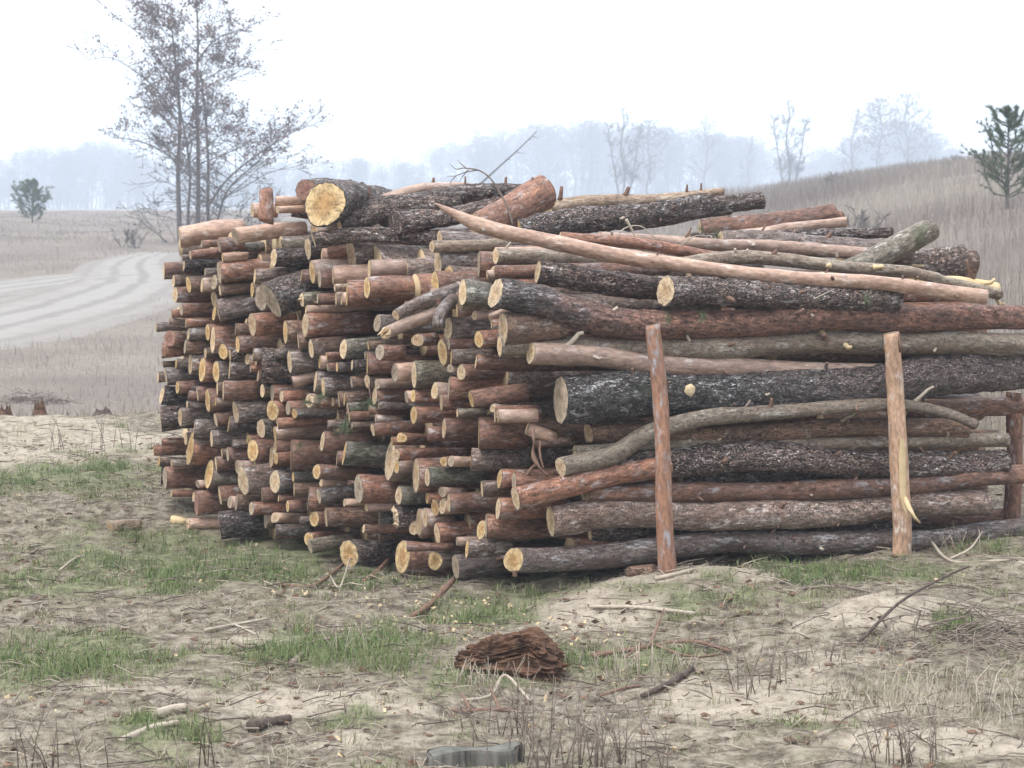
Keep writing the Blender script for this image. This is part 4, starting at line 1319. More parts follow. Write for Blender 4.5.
# rotten wood chunk
def chunk(px, py, wpx, hpx, mat, label, seed, name='rotten_wood', cat='rotten wood', depth=.6, rotz=-.2):
    p = pg(px, py); d = p[1]; W, Hh = wpx / F * d, hpx / F * d
    nu, nv = 120, 64; vv, ff = [], []
    for i in range(nv):
        f = math.pi * i / (nv - 1)
        for j in range(nu):
            a = 2 * math.pi * j / nu
            ux, uy, uz = math.sin(f) * math.cos(a), math.sin(f) * math.sin(a), math.cos(f)
            q = np.array([math.copysign(abs(ux) ** .7, ux), math.copysign(abs(uy) ** .8, uy), math.copysign(abs(uz) ** .75, uz)])
            vv.append(q)
    vv = np.array(vv)
    nA = fbm(vv[:, 0] * 1.2, vv[:, 1] * 4, vv[:, 2] * 5, seed, 3); nB = vnoise(vv[:, 0] * 4, vv[:, 1] * 14, vv[:, 2] * 16, seed + 4)
    s = 1 + .26 * nA + .11 * np.sign(nB) * np.abs(nB) ** .5 + .06 * vnoise(vv[:, 0] * 9, vv[:, 1] * 40, vv[:, 2] * 44, seed + 9)
    vv = vv * s[:, None]
    vv[:, 2] += np.where(vv[:, 2] > 0, .45 * np.clip(vv[:, 0], -1, .45) - .9 * np.clip(vv[:, 0] - .45, 0, 1), 0)
    vv = vv * np.array([W / 2, W / 2 * depth, Hh * .55]); c, s_ = math.cos(rotz), math.sin(rotz)
    vv = np.stack([vv[:, 0] * c - vv[:, 1] * s_, vv[:, 0] * s_ + vv[:, 1] * c, vv[:, 2]], -1)
    vv[:, 2] += Hh * .36
    for i in range(nv - 1):
        for j in range(nu): ff.append((i * nu + j, (i + 1) * nu + j, (i + 1) * nu + (j + 1) % nu, i * nu + (j + 1) % nu))
    o = mesh_obj(name, vv, ff, mat, smooth_sh=False); o.location = tuple(map(float, p)); tag(o, label, cat); return o
rc = chunk(510, 676, 102, 46, MAT_ROT, 'crumbling reddish brown chunk of rotten wood on the grass before the pile', 5)
# weathered stump at the bottom edge
p = pg(474, 772); d = p[1]
mb_v, mb_f = [], []; n = 40; R0 = 49 / F * d
for k, (zz, rr2) in enumerate(((-.05, 1.06), (.03, 1.03), (.075, 1.0), (.085, .97))):
    for j in range(n):
        a = 2 * math.pi * j / n
        rr3 = R0 * rr2 * (1 + .04 * math.sin(5 * a) + .03 * math.sin(11 * a + 1)) 
        mb_v.append((math.cos(a) * rr3, math.sin(a) * rr3 * .5, zz - (.006 * math.sin(a) if k > 1 else 0) + (.008 * math.sin(3 * a + .5) + .012 * math.cos(a) if k > 1 else 0)))
for k in range(3):
    for j in range(n): mb_f.append((k * n + j, k * n + (j + 1) % n, (k + 1) * n + (j + 1) % n, (k + 1) * n + j))
st = mesh_obj('tree_stump', mb_v, mb_f, MAT_GREYWOOD, smooth_sh=False); st.location = (p[0], p[1] + R0 * .5, p[2] - .03)
tag(st, 'weathered grey stump cut low at the bottom edge of the view', 'stump')
dv = [(0, 0, .07)]; df = []
for q, rr2 in enumerate((.5, .97)):
    for j in range(n):
        v = mb_v[3 * n + j]; dv.append((v[0] * rr2, v[1] * rr2, v[2] - (.012 if q == 0 else .001)))
for j in range(n):
    df.append((0, 1 + j, 1 + (j + 1) % n)); df.append((1 + j, 1 + n + j, 1 + n + (j + 1) % n, 1 + (j + 1) % n))
mesh_obj('cut_face', dv, df, plain_mat('weathered_cut', (.09, .088, .076), (.185, .18, .16), (14, 14, 14)), st, smooth_sh=False)

# dark stumps on the crest
for (px, py, w, h, lab, sd) in ((40, 404, 15, 21, 'pointed dark reddish stump on the sandy crest', 3), (5, 404, 14, 17, 'dark stump at the very edge of the sandy crest', 8), (103, 416, 17, 9, 'low dark stump lying alone on the sandy crest', 12)):
    p = pg(px, py); d = 17.6 if p[1] > 19 else p[1]; p = P(px, py, d); p[2] = float(ground(p[0], p[1])); Wd = w / F * d; Hd = h / F * d
    vv, ff = [], []; m = 14; q = random.Random(sd)
    jag = [q.uniform(.35, 1.0) for _ in range(m)]; jag[3] = 1.1
    for k, (zz, rr2) in enumerate(((-.05, 1.25), (.25, 1.0), (.6, .85), (1.0, .7))):
        for j in range(m):
            a = 2 * math.pi * j / m; rad = Wd / 2 * rr2 * (1 + .15 * math.sin(3 * a + sd))
            vv.append((math.cos(a) * rad, math.sin(a) * rad, Hd * zz * (jag[j] if k > 1 else 1)))
    vv.append((0, 0, Hd * .4))
    for k in range(3):
        for j in range(m): ff.append((k * m + j, k * m + (j + 1) % m, (k + 1) * m + (j + 1) % m, (k + 1) * m + j))
    for j in range(m): ff.append((3 * m + j, 3 * m + (j + 1) % m, 4 * m))
    o = mesh_obj('tree_stump', vv, ff, MAT_ROT if sd != 12 else MAT_TWIG_DARK, smooth_sh=False); o.location = tuple(map(float, p)); tag(o, lab, 'stump')

def brush(px, py, n, spread, h, label, mats, seed):
    p = pg(px, py); q = np.random.default_rng(seed); mb = MB()
    for i in range(n):
        c = np.array([q.normal(0, spread), q.normal(0, spread * .8), 0]); c[2] = ground(p[0] + c[0], p[1] + c[1]) - p[2] + abs(q.normal(0, h)) * math.exp(-(c[0] / spread) ** 2 * .5)
        a = q.uniform(0, 6.28); L = q.uniform(.08, .3); dd = np.array([math.cos(a), math.sin(a), q.normal(0, .25)]) * L / 2
        mb.tube([c - dd, c + q.normal(0, .02, 3), c + dd], [.003, .0026, .0015], 4)
    o = mb.build('brush_heap', mats, None); o.location = tuple(map(float, p)); tag(o, label, 'brush heap')
brush(965, 636, 200, .2, .03, 'low heap of brown brush twigs on the sandy slope', MAT_TWIG, 3)
brush(28, 402, 120, .25, .05, 'tangle of dark twigs between the stumps on the crest', MAT_TWIG_DARK, 4)

# leafless weeds
def weeds(px, py, n, spread, h, label, mat, seed, lean=.25):
    p = pg(px, py); q = np.random.default_rng(seed); mb = MB()
    for i in range(n):
        c = np.array([q.normal(0, spread), q.normal(0, spread * .6), 0.]); c[2] = float(ground(p[0] + c[0], p[1] + c[1])) - p[2] - .01
        H = h * q.uniform(.45, 1.1); l = q.normal(0, lean, 2) * H
        pts = [c, c + np.array([l[0] * .35, l[1] * .35, H * .5]), c + np.array([l[0], l[1], H])]
        mb.tube(pts, [.0022, .0016, .0009], 4)
        for b in range(q.integers(0, 4)):
            t = q.uniform(.35, .85); s = c + np.array([l[0] * t, l[1] * t, H * t]); a = q.uniform(0, 6.28); L = H * q.uniform(.15, .4)
            mb.tube([s, s + np.array([math.cos(a) * L * .5, math.sin(a) * L * .5, L * .8])], [.0012, .0007], 3)
    o = mb.build('leafless_weed', mat, None); o.location = tuple(map(float, p)); tag(o, label, 'weed')
weeds(590, 772, 60, .16, .26, 'dense leafless grey weed beside the low grey stump', MAT_TWIG, 1)
weeds(520, 735, 22, .10, .24, 'sparse leafless weed just beyond the low grey stump', MAT_TWIG, 2)
weeds(55, 775, 10, .05, .2, 'dark leafless stems near the road-side bottom corner', MAT_TWIG_DARK, 3)
weeds(205, 770, 5, .03, .22, 'few thin leafless stems beside the bent bleached stick', MAT_TWIG_DARK, 4)
weeds(640, 680, 26, .10, .16, 'pale dry weed stems below the fallen reddish branch', MAT_TWIG_PALE, 5)
weeds(760, 690, 12, .08, .26, 'tall thin leafless weed in front of the stripped post', MAT_TWIG, 6)
weeds(905, 765, 24, .09, .22, 'leafless weed at the post-side bottom corner', MAT_TWIG, 7)
weeds(830, 660, 26, .10, .10, 'low grey leafless weed on the sand below the posts', MAT_TWIG, 8)
weeds(360, 660, 8, .08, .16, 'dry stems standing in the lush grass tuft', MAT_TWIG_PALE, 9)
weeds(118, 450, 8, .10, .3, 'dark leafless stems on the sandy crest near the pile', MAT_TWIG_DARK, 10)
weeds(60, 450, 5, .04, .25, 'few leafless stems on the bare sandy crest', MAT_TWIG_DARK, 11)
weeds(800, 558, 16, .10, .14, 'leafless stems along the grey bottom log', MAT_TWIG, 12)
weeds(925, 550, 18, .12, .12, 'leafless stems at the stripped post foot', MAT_TWIG_PALE, 13)
weeds(480, 690, 26, .08, .12, 'dry stems around the rotten chunk', MAT_TWIG_PALE, 14)

# pine sprigs
def needles(mb, c, axis, n, L, q, r=.0011, spread=.9):
    axis = axis / np.linalg.norm(axis)
    for i in range(n):
        d = axis * q.uniform(.2, 1) + q.normal(0, spread * .5, 3); d /= np.linalg.norm(d); b = c - axis * q.uniform(0, .5) * L
        u = np.cross(d, q.normal(0, 1, 3)); u /= np.linalg.norm(u)
        mb.tri(b - u * r, b + u * r, b + d * L * q.uniform(.6, 1))
def sprig(pos, axis, n, L, label, seed, stem=.1):
    q = np.random.default_rng(seed); o = empty('pine_sprig', pos); axis = np.asarray(axis, float)
    mb = MB(); mb.tube([-axis * stem, np.zeros(3)], [.003, .002], 4); mb.build('twig', MAT_TWIG_RED, o)
    mb = MB(); needles(mb, np.zeros(3), axis, n, L, q); mb.build('needles', MAT_NEEDLE, o, sm=False); tag(o, label, 'pine sprig')
p = pg(742, 552); sprig(p + np.array([0, 0, .05]), (.2, -.1, 1), 60, .085, 'green pine sprig sticking up at the end of the long pale stick', 1)
p = pg(765, 575); sprig(p + np.array([0, 0, .03]), (-.2, 0, 1), 60, .09, 'pine sprig on the sand beneath the upright one', 2)
p = pg(792, 562); sprig(p + np.array([0, 0, .03]), (.3, 0, 1), 60, .08, 'pine sprig close to the grey bottom log', 3)
sprig(P(667, 318, 9.85), (-.5, -.3, .8), 40, .075, 'green pine sprig on the long black and red log', 4)
sprig(P(703, 316, 9.9), (.6, -.3, .8), 34, .06, 'smaller pine sprig further along the long black and red log', 5)
sprig(P(717, 235, 10.9), (.1, -.3, 1), 60, .09, 'pine sprig standing on the pile top', 6)
sprig(P(702, 228, 11.0), (-.5, -.3, .6), 30, .06, 'small pine sprig beside the one on the pile top', 7)
sprig(P(322, 398, 10.85), (.6, -.5, -.1), 80, .09, 'green pine sprig hanging across the middle of the sawn ends', 8)
sprig(P(307, 402, 10.9), (-.7, -.5, .2), 60, .07, 'green needles beside a pale log end in the face', 9)
sprig(P(345, 428, 10.75), (-.1, -.5, -1), 90, .1, 'drooping pine sprig lower in the middle of the face', 10)
sprig(P(372, 405, 10.6), (.2, -.5, -1), 60, .08, 'faint pine sprig between logs above the drooping one', 11)
sprig(P(868, 300, 10.3), (.6, -.3, -.4), 40, .06, 'pine needles under the long pale pole', 12)
sprig(P(300, 446, 10.9), (.3, -.5, .4), 40, .06, 'pine needles below the long tilted red log', 13)
sprig(P(575, 450, 9.95), (.3, -.5, .1), 30, .05, 'pine needles behind the crooked tan log', 14)
p = pg(440, 578); sprig(p + np.array([0, 0, .03]), (.3, -.3, 1), 70, .09, 'pine sprig on the ground at the pale log ends', 15)
p = pg(395, 588); sprig(p + np.array([0, 0, .03]), (-.3, -.3, 1), 70, .09, 'pine sprig on the ground before the bright orange oval end', 16)

# curved dry twig rising over the top
mb = MB(); D = 11.2
c = catmull([P(513, 226, D), P(508, 208, D), P(500, 193, D), P(490, 178, D), P(478, 170, D), P(463, 168, D)], 24)
mb.tube(c, [.007 - .004 * i / 23 for i in range(24)], 5)
for br in ([(478, 170), (466, 172), (455, 176), (447, 176)], [(466, 168), (460, 163), (458, 160)], [(463, 168), (456, 169), (450, 164)], [(468, 170), (463, 176), (459, 182)], [(456, 176), (452, 180), (450, 184)]):
    cc = catmull([P(a, b, D + .02 * i) for i, (a, b) in enumerate(br)], 8); mb.tube(cc, [.0032 - .0018 * i / 7 for i in range(8)], 4)
tag(mb.build('dry_twig', MAT_TWIG, None, c[0]), 'thin dry twig arching up over the pile top', 'twig')
for lab, pts, r in (('short dry twig leaning on the pile top behind the pole', [(598, 233), (606, 240), (612, 246)], .004), ('bent grey twig looping over the red poles on top', [(616, 246), (622, 230), (640, 226), (655, 238)], .004),
                    ('upright pale splinter standing among the top logs', [(626, 219), (632, 230), (637, 241)], .008), ('thin twig bowed beside the pine sprig on top', [(680, 246), (695, 236), (712, 236)], .0035),
                    ('thin slanting twig under the long pole at the post side', [(800, 306), (816, 298), (834, 289)], .004)):
    mb = MB(); cc = catmull([P(a, b_, 10.62 if a < 750 else 10.3) for a, b_ in pts], 12); mb.tube(cc, [r * (1 - .5 * i / 11) for i in range(12)], 5)
    tag(mb.build('dry_twig', MAT_TWIG_PALE, None, cc[0]), lab, 'twig')
mb = MB(); c = catmull([P(532, 428, 9.95), P(534, 440, 9.9), P(533, 455, 9.9), P(540, 468, 9.88), P(548, 476, 9.9)], 14); mb.tube(c, [.008 + .004 * math.sin(i) for i in range(14)], 5)
c2 = catmull([P(540, 441, 9.93), P(540, 455, 9.9), P(544, 470, 9.9)], 8); mb.tube(c2, [.005, .006, .006, .006, .006, .005, .005, .004], 5)
tag(mb.build('bark_strip', MAT_TWIG_RED, None, c[0]), 'twisted reddish bark strip dangling between the front logs', 'bark strip')

# ------------------------------------------------------------------ trees
MAT_TRUNK = plain_mat('alder_bark', (.075, .066, .062), (.15, .13, .12), (6, 6, 2))
MAT_LEAF = plain_mat('withered_leaves', (.12, .075, .068), (.19, .125, .11), (3, 3, 3), 0)
MAT_FARTREE = plain_mat('distant_bark', (.07, .062, .06), (.15, .135, .125), (2, 2, 1), 0)

def branch(mb, leaves, base, d, L, r, depth, q, minr, nseg=5, leafy=1.0, curve=.18, upturn=.12, kids=(4, 7), spread=.75):
    pts = [base]; dirn = d / np.linalg.norm(d); rad = [r]
    for i in range(nseg):
        dirn = dirn + q.normal(0, curve, 3) * .6 + np.array([0, 0, upturn]); dirn /= np.linalg.norm(dirn)
        pts.append(pts[-1] + dirn * L / nseg); rad.append(max(minr, r * (1 - (i + 1) / nseg * .75)))
    mb.tube(pts, rad, 5 if r > .03 else 3, cap=False)
    if depth <= 0:
        if leaves is not None: leaves.append((pts[-1], leafy)); leaves.append((pts[len(pts) // 2], leafy))
        return
    for k in range(q.integers(*kids)):
        t = q.uniform(.25, 1.0); i = min(int(t * nseg), nseg - 1); f = t * nseg - i
        s = pts[i] * (1 - f) + pts[i + 1] * f
        loc = pts[i + 1] - pts[i]; loc /= np.linalg.norm(loc)
        nd = loc + q.normal(0, spread, 3); nd[2] = nd[2] * .7 + .15
        branch(mb, leaves, s, nd, L * q.uniform(.3, .55), max(minr, rad[i] * .55), depth - 1, q, minr, 4, leafy, curve, upturn * .8, kids, spread)

def leaf_mesh(mb, tips, q, size, per):
    for c, w in tips:
        for i in range(q.poisson(per * w)):
            p = c + q.normal(0, size * 1.0, 3)
            u = q.normal(0, 1, 3); u /= np.linalg.norm(u); v = np.cross(u, q.normal(0, 1, 3)); v /= np.linalg.norm(v)
            s = size * q.uniform(.5, 1.1)
            mb.quad(p, u * s * .5, v * s * .38)

# the many-stemmed tree beyond the pile
def big_tree():
    D = 75.0; q = np.random.default_rng(17); k = D / F
    b = P(194, 243, D); b[2] = float(ground(b[0], b[1]))
    root = empty('alder_tree', b); tag(root, 'tall many-stemmed tree with sparse withered leaves beyond the pile', 'tree')
    twigs = MB(); tips = []
    stems = [([(180, 245), (179, 215), (178, 170), (180, 120), (176, 70), (172, 30)], .125), ([(189, 244), (188, 215), (190, 180), (186, 140), (178, 100)], .075),
             ([(197, 244), (198, 210), (198, 150), (197, 90), (198, 40), (196, -6)], .12), ([(208, 244), (208, 205), (208, 160), (205, 110), (200, 70)], .085), ([(214, 246), (219, 215), (228, 190), (246, 172), (262, 160)], .06)]
    for si, (pts, r) in enumerate(stems):
        off = q.normal(0, .35); c = catmull([P(x, y, D + off * (1 + i * .3)) - b for i, (x, y) in enumerate(pts)], 26)
        c[0][2] = -.1
        mb = MB(); mb.tube(c, [r * .68 * (1 - .8 * i / 25) + .01 for i in range(26)], 8); mb.build('stem', MAT_TRUNK, root)
        H = len(c)
        for j in range(6 if si in (0, 2) else 5, H):
            if q.uniform() < (.5 if j < 11 else .15): continue
            for _ in range(1 if q.uniform() < .6 else 2 if si in (0, 2) else 1):
                a = q.uniform(0, 6.28); f = j / H
                out_ = np.array([math.cos(a), math.sin(a), .35 + .5 * f])
                L = (3.3 * (1 - .35 * f)) * q.uniform(.45, 1.0)
                branch(twigs, tips, c[j], out_, L, .032 * (1 - .5 * f), 2, q, .007, 5, .35 + .9 * float(smooth(.35, .75, f)), .18, .035, (4, 8))
    # the long low limb sweeping out over the pile, and low brushwood
    c = catmull([P(x, y, D - .3) - b for x, y in ((209, 205), (225, 182), (250, 160), (280, 140), (306, 124))], 20)
    twigs.tube(c, [.045 - .035 * i / 19 for i in range(20)], 5, cap=False)
    for j in range(5, 20): branch(twigs, tips, c[j], np.array([q.normal(.4, .5), q.normal(0, .6), q.uniform(.1, .8)]), q.uniform(.5, 1.1), .016, 1, q, .009, 4, .8, .15, .05, (3, 6))
    for pts in (((180, 130), (165, 100), (140, 75), (112, 58), (88, 60)), ((178, 90), (160, 60), (140, 35), (118, 18)), ((198, 60), (215, 40), (240, 30), (258, 22)), ((180, 165), (160, 150), (135, 140), (112, 138))):
        cl = catmull([P(x, y, D + q.normal(0, .4)) - b for x, y in pts], 16); twigs.tube(cl, [.035 - .026 * i / 15 for i in range(16)], 5, cap=False)
        for j in range(3, 16): branch(twigs, tips, cl[j], np.array([q.normal(0, .7), q.normal(0, .6), q.uniform(0, .9)]), q.uniform(.4, 1.0), .014, 1, q, .008, 4, 1.0, .18, .03, (3, 6))
    for _ in range(34):
        x = q.uniform(-1.7, 2.6); a = q.uniform(0, 6.28)
        s = np.array([x * .6, q.normal(0, .5), 0.]); s[2] = float(ground(b[0] + s[0], b[1] + s[1])) - b[2]
        branch(twigs, tips, s, np.array([x * .45 + math.cos(a) * .5, math.sin(a) * .5, .9]), q.uniform(1.0, 2.4), .016, 2, q, .008, 5, .10, .2, .02, (2, 5))
    # drooping low twigs on the road side
    for _ in range(12):
        s = c[0] * 0 + P(q.uniform(176, 210), q.uniform(185, 225), D) - b
        branch(twigs, tips, s, np.array([q.choice([-1, 1]) * 1.0, q.normal(0, .5), q.uniform(-.15, .3)]), q.uniform(1.0, 2.0), .016, 2, q, .008, 5, .12, .15, -.06, (2, 5))
    twigs.build('branches', MAT_TRUNK, root, sm=False)
    lf = MB(); leaf_mesh(lf, tips, q, .072, 2.3); lf.build('leaves', MAT_LEAF, root, sm=False)
big_tree()

# bare trees: arrays for a whole tree of height 1 (scaled when placed)
def bare_tree(seed, style):
    q = np.random.default_rng(seed); tr = MB(); cr = MB()
    lean = q.normal(0, .04, 2); n = 10
    c = [np.array([lean[0] * (i / 9) + .02 * math.sin(i * 1.3 + seed), lean[1] * i / 9, i / 9]) for i in range(n)]
    tr.tube(c, [.014 * (1 - .85 * i / 9) + .001 for i in range(n)], 5)
    stems = [c]
    if style == 'multi':
        for s in (-1, 1):
            c2 = [np.array([s * (.015 + .16 * (i / 9) ** .8), .03 * i / 9 * s, .86 * i / 9]) for i in range(n)]
            tr.tube(c2, [.010 * (1 - .85 * i / 9) + .001 for i in range(n)], 5); stems.append(c2)
    low = .25 if style != 'pine' else .5
    for st in stems:
        for k in range(34 if style != 'multi' else 22):
            t = q.uniform(low, .98); i = min(int(t * 9), 8); f = t * 9 - i; s = st[i] * (1 - f) + st[i + 1] * f
            a = q.uniform(0, 6.28); w = {'birch': .20, 'round': .26, 'multi': .17, 'pine': .22}[style] * math.sin(math.pi * min(1, (t - low) / (1 - low) * .75 + .25)) + .03
            d = np.array([math.cos(a), math.sin(a), {'birch': 1.0, 'round': .7, 'multi': 1.3, 'pine': .25}[style]])
            branch(cr, None, s, d, w * q.uniform(.6, 1.1), .0034, 2 if q.uniform() < .7 else 1, q, .0018, 4, 1, .22, .05, (3, 6), .7)
    if style in ('pine', 'round'):
        for k in range(800 if style == 'pine' else 520):
            t = q.uniform(.42 if style == 'pine' else .3, 1.0); a = q.uniform(0, 6.28); rad = (.17 if style == 'pine' else .20) * math.sqrt(q.uniform()) * math.sin(math.pi * min(1, (1.02 - t) * 1.5 + .08)) ** .6
            u = q.normal(0, 1, 3); u /= np.linalg.norm(u); v = np.cross(u, q.normal(0, 1, 3)); v /= np.linalg.norm(v); sz_ = q.uniform(.004, .010)
            cr.quad(np.array([c[0][0] + lean[0] * t + math.cos(a) * rad, lean[1] * t + math.sin(a) * rad, t + q.normal(0, .012)]), u * sz_, v * sz_ * .7)
    return tr, cr
VAR = [bare_tree(s, st) for s, st in ((1, 'birch'), (2, 'round'), (3, 'birch'), (4, 'multi'), (5, 'round'), (6, 'pine'))]
def arrays(mb): return np.array(mb.v), mb.f
VARA = [(arrays(a), arrays(b)) for a, b in VAR]

def place_tree(px, ytop, D, var, label, name='bare_tree', wide=1.0):
    p = P(px, 200, D); z = float(ground(p[0], p[1])); top = P(px, ytop, D)[2]; H = top - z
    root = empty(name, (p[0], p[1], z)); tag(root, label, 'tree', 'bare trees fading into the haze')
    (tv, tf), (cv, cf) = VARA[var]; sc = np.array([H * wide, H * wide, H])
    mesh_obj('trunk', tv * sc, tf, MAT_FARTREE, root); mesh_obj('crown', cv * sc, cf, MAT_FARTREE, root, False)
    return root
for a in [(624, 108, 288, 3, 'slender two-stemmed bare tree rising just behind the tan top log'), (648, 120, 367, 1, 'bare tree beside the slender two-stemmed one'), (705, 116, 455, 0, 'pale bare tree above the big black top log'),
          (744, 136, 472, 2, 'small faint bare tree between two taller ones'), (789, 100, 262, 3, 'branching bare tree standing on the slope above the pile'), (846, 110, 385, 2, 'thin lone bare tree on the slope'),
          (877, 98, 402, 5, 'tall faint tree with high crown on the slope'), (905, 94, 420, 1, 'tallest faint round tree near the slope crest'), (926, 125, 455, 4, 'short faint tree last in the row on the slope'),
          (668, 128, 525, 4, 'rounded faint bare tree behind the two-stemmed one'), (590, 120, 525, 1, 'broad faint tree at the end of the far wood'), (725, 150, 525, 4, 'low faint tree in the gap on the slope')]:
    place_tree(*a)
# leaning dead trunk in the haze
mb = MB(); D = 90.
cc = [P(478, 186, D), P(500, 166, D), P(520, 148, D), P(537, 131, D)]
cc = [P(422, 235, D), P(452, 208, D)] + cc
mb.tube(catmull(cc, 14), [.075 - .055 * i / 13 for i in range(14)], 6)
q = np.random.default_rng(2)
for i, (x, y) in enumerate(((505, 160), (515, 152), (525, 142), (532, 136))):
    s = P(x, y, D); mb.tube([s, s + np.array([q.uniform(.2, .5), 0, q.uniform(-.1, .3)])], [.014, .006], 4)
tag(mb.build('leaning_tree', MAT_FARTREE, None, cc[0]), 'bare leaning dead tree slanting up behind the pile top', 'tree')

# the far wood
def far_wood():
    q = np.random.default_rng(77); VV, TT, o = [], [], 0; FF = []
    tris = []
    for (tv, tf), (cv, cf) in VARA:
        v = np.concatenate([tv, cv]); f = [tuple(x) for x in tf] + [tuple(i + len(tv) for i in x) for x in cf]
        f = np.array([x for x in f if len(x) == 4]); tris.append((v, f))
    prof = lambda x: np.interp(x, [-200, 0, 40, 100, 150, 220, 300, 350, 420, 440, 480, 520, 600, 680, 760, 800, 850, 900, 935, 970], [150, 160, 148, 140, 158, 165, 162, 160, 158, 148, 134, 128, 124, 128, 140, 158, 140, 122, 132, 165])
    for i in range(440):
        x = q.uniform(-260, 970); D = q.uniform(560, 800)
        p = P(x, 200, D); z = float(ground(p[0], p[1])); top = P(x, prof(x) + abs(q.normal(0, 13)) - 3, D)[2]; H = max(3, top - z)
        v, f = tris[q.choice([0, 1, 2, 4, 5, 5, 5, 1])]; a = q.uniform(0, 6.28); c, s = math.cos(a), math.sin(a); w = q.uniform(.9, 1.5)
        u = np.stack([(v[:, 0] * c - v[:, 1] * s) * H * w + p[0], (v[:, 0] * s + v[:, 1] * c) * H * w + p[1], v[:, 2] * H + z], -1)
        VV.append(u); FF.append(f + o); o += len(u)
    for i in range(300):                                     # undergrowth at the wood's edge
        x = q.uniform(-260, 800); D = q.uniform(560, 760)
        p = P(x, 200, D); z = float(ground(p[0], p[1])); H = q.uniform(6, 11)
        v, f = tris[q.choice([1, 4, 5])]; a = q.uniform(0, 6.28); c, s = math.cos(a), math.sin(a); w = q.uniform(1.2, 2.0)
        u = np.stack([(v[:, 0] * c - v[:, 1] * s) * H * w + p[0], (v[:, 0] * s + v[:, 1] * c) * H * w + p[1], (v[:, 2] - .28) * H * 1.2 + z], -1)
        VV.append(u); FF.append(f + o); o += len(u)
    ob = np_mesh('far_wood', np.concatenate(VV), np.concatenate(FF), MAT_FARTREE, 4)
    tag(ob, 'far-off wood of bare trees lost in haze along the horizon', 'wood', kind='stuff')
far_wood()

# young pines
def young_pine(base, H, label, seed, whorls, nl, L, per, r, maxw):
    q = np.random.default_rng(seed); root = empty('pine_tree', base); tag(root, label, 'pine tree')
    mb = MB(); nd = MB()
    mb.tube([np.array([0, 0, -.1]), np.array([.01, 0, H * .5]), np.array([0, .01, H])], [H * .022, H * .014, H * .004], 7)
    for k in range(whorls):
        f = .14 + .78 * k / (whorls - 1)
        for j in range(6):
            a = j * 1.05 + k * .7 + q.normal(0, .25); Lb = maxw * min(1, .45 + f * 1.7) * (1 - f) ** .8 * q.uniform(.45, 1.3) + .06 * H; z = H * f + q.normal(0, .035 * H)
            pts = [np.array([0, 0, z]), np.array([math.cos(a), math.sin(a), .55 + q.normal(0, .25)]) * Lb * .55 + np.array([0, 0, z]), np.array([math.cos(a), math.sin(a), .9 + q.normal(0, .15)]) * Lb * .9 + np.array([0, 0, z])]
            c = catmull(pts, 8); mb.tube(c, [H * .008 * (1 - .7 * i / 7) for i in range(8)], 4)
            for i in range(2, 8):
                t = c[min(i + 1, 7)] - c[i - 1]
                needles(nd, c[i], t, per, L, q, r, .8)
                if i > 2 and q.uniform() < .9:
                    dd = t / np.linalg.norm(t) + q.normal(0, .5, 3); e = c[i] + dd * Lb * .25
                    mb.tube([c[i], e], [H * .004, H * .002], 3); needles(nd, e, dd, per, L, q, r, 1.0); needles(nd, (e + c[i]) / 2, dd, per, L, q, r, 1.0)
    for i in range(5): needles(nd, np.array([0, 0, H * (.9 + .025 * i)]), np.array([0, 0, 1.]), per, L, q, r, .7)
    mb.build('trunk', MAT_TRUNK, root); nd.build('crown', MAT_NEEDLE, root, sm=False)
D = 42.; p = P(1007, 200, D); z = float(ground(p[0], p[1])); top = P(1000, 110, D)[2]
young_pine((p[0], p[1], z), top - z, 'green young pine on the slope at the post-side edge of the view', 5, 8, 0, .095, 22, .0055, .78)
D = 105.; p = P(32, 200, D); z = float(ground(p[0], p[1])); top = P(32, 181, D)[2]
young_pine((p[0], p[1], z), top - z, 'small dark pine alone on the far field beside the track', 6, 7, 0, .17, 13, .016, .95)
# bare shrubs on the slope
def shrub(px, ytop, D, label, seed, n=10, w=1.0):
    q = np.random.default_rng(seed); p = P(px, 200, D); z = float(ground(p[0], p[1])); H = max(.5, P(px, ytop, D)[2] - z)
    mb = MB()
    for i in range(n):
        a = q.uniform(0, 6.28); branch(mb, None, np.array([q.normal(0, .15), q.normal(0, .15), -.05]), np.array([math.cos(a) * .4 * w, math.sin(a) * .4 * w, 1]), H * q.uniform(.6, 1), .014, 2, q, .007, 5, 1, .15, .03, (3, 5), .5)
    o = mb.build('bare_shrub', MAT_FARTREE, None, sm=False); o.location = (p[0], p[1], z); tag(o, label, 'shrub')
shrub(878, 203, 40, 'leafless shrub standing in the dry grass of the slope', 3, 5)
shrub(838, 205, 38, 'smaller leafless shrub near the pile top in dry grass', 4)
shrub(832, 172, 80, 'dark leafless shrub at the foot of the lone thin tree', 5)
shrub(130, 225, 70, 'leafless shrub between the track and the many-stemmed tree', 6, 14, 1.6)
shrub(955, 158, 85, 'leafless shrub on the slope crest near the pine', 7)

# ------------------------------------------------------------------ haze, light, camera
hb = MB(); hb.box(np.array([0, 0, 18.5]), (1160, 1160, 22.0))
HZ = new_mat('haze_air'); t = NT(HZ)
vol = t.n('ShaderNodeVolumePrincipled'); vol.inputs['Color'].default_value = (.79, .88, 1.0, 1); vol.inputs['Density'].default_value = .0017
oo = t.n('ShaderNodeOutputMaterial'); t.l(vol.outputs[0], oo.inputs['Volume'])
tag(hb.build('haze', HZ, None, sm=False), 'pale mist lying over field and wood', 'haze', kind='stuff')

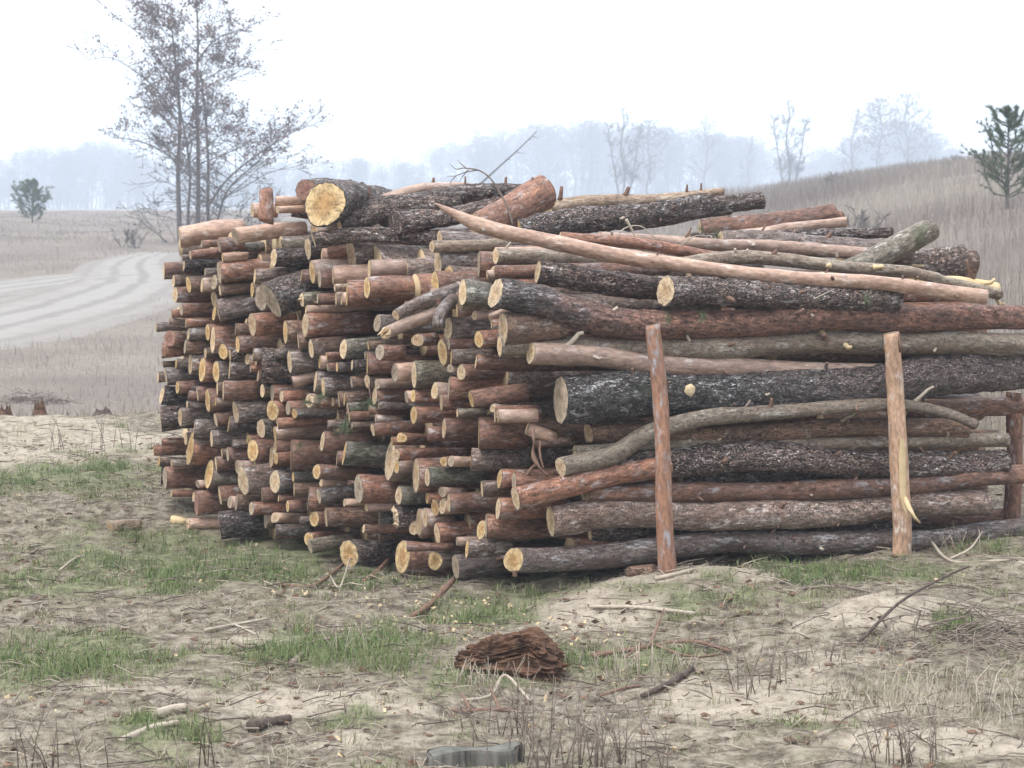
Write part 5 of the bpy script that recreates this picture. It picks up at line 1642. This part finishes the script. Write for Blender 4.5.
w = bpy.data.worlds.new('World'); scene.world = w; w.use_nodes = True
t = NT(w)
SUN_EL, SUN_AZ = math.radians(58), math.radians(-50)      # sun direction behind the cloud: over the camera's road side
sky = t.n('ShaderNodeTexSky', sky_type='NISHITA'); sky.sun_disc = False; sky.sun_elevation = SUN_EL; sky.sun_rotation = math.radians(180 + 50)
sky.dust_density = 4; sky.air_density = 1.0
geo = t.n('ShaderNodeTexCoord'); sz = t.n('ShaderNodeSeparateXYZ'); t.l(geo.outputs['Generated'], sz.inputs[0])
cloud = t.ramp(sz.outputs[2], [(0, (7.3, 7.9, 8.8)), (.12, (8.3, 8.8, 9.5)), (.9, (13.8, 14.4, 15.2))])
ov = t.mix(.88, sky.outputs[0], cloud)          # closed cloud cover, brightest overhead
bg = t.n('ShaderNodeBackground'); bg.inputs['Strength'].default_value = .1
t.l(ov, bg.inputs[0]); ow = t.n('ShaderNodeOutputWorld'); t.l(bg.outputs[0], ow.inputs[0])
sl = bpy.data.lights.new('sun', 'SUN'); sl.energy = 1.7; sl.angle = math.radians(28); sl.color = (1, .985, .96)
so = bpy.data.objects.new('sun', sl); COL.objects.link(so)
sd = Vector((-math.cos(SUN_EL) * math.sin(math.radians(50)), -math.cos(SUN_EL) * math.cos(math.radians(50)), math.sin(SUN_EL)))
so.rotation_euler = (-sd).to_track_quat('-Z', 'Y').to_euler()

cam = bpy.data.cameras.new('camera'); co = bpy.data.objects.new('camera', cam); COL.objects.link(co)
cam.sensor_width = 36; cam.lens = 36 * F / 1024; cam.clip_end = 3000; cam.clip_start = .05
co.location = (0, 0, CAM_H); co.rotation_euler = (math.pi / 2 - PITCH, 0, 0)
cam.dof.use_dof = True; cam.dof.focus_distance = 10.3; cam.dof.aperture_fstop = 9
scene.camera = co
scene.view_settings.view_transform = 'Standard'; scene.view_settings.look = 'None'; scene.view_settings.exposure = 0.82; scene.view_settings.gamma = 1
scene.render.engine = 'CYCLES'
scene.cycles.use_denoising = True; scene.cycles.max_bounces = 6; scene.cycles.diffuse_bounces = 3; scene.cycles.volume_bounces = 2; scene.cycles.transparent_max_bounces = 4
print('logs', LOG_N, 'face', NFACE)
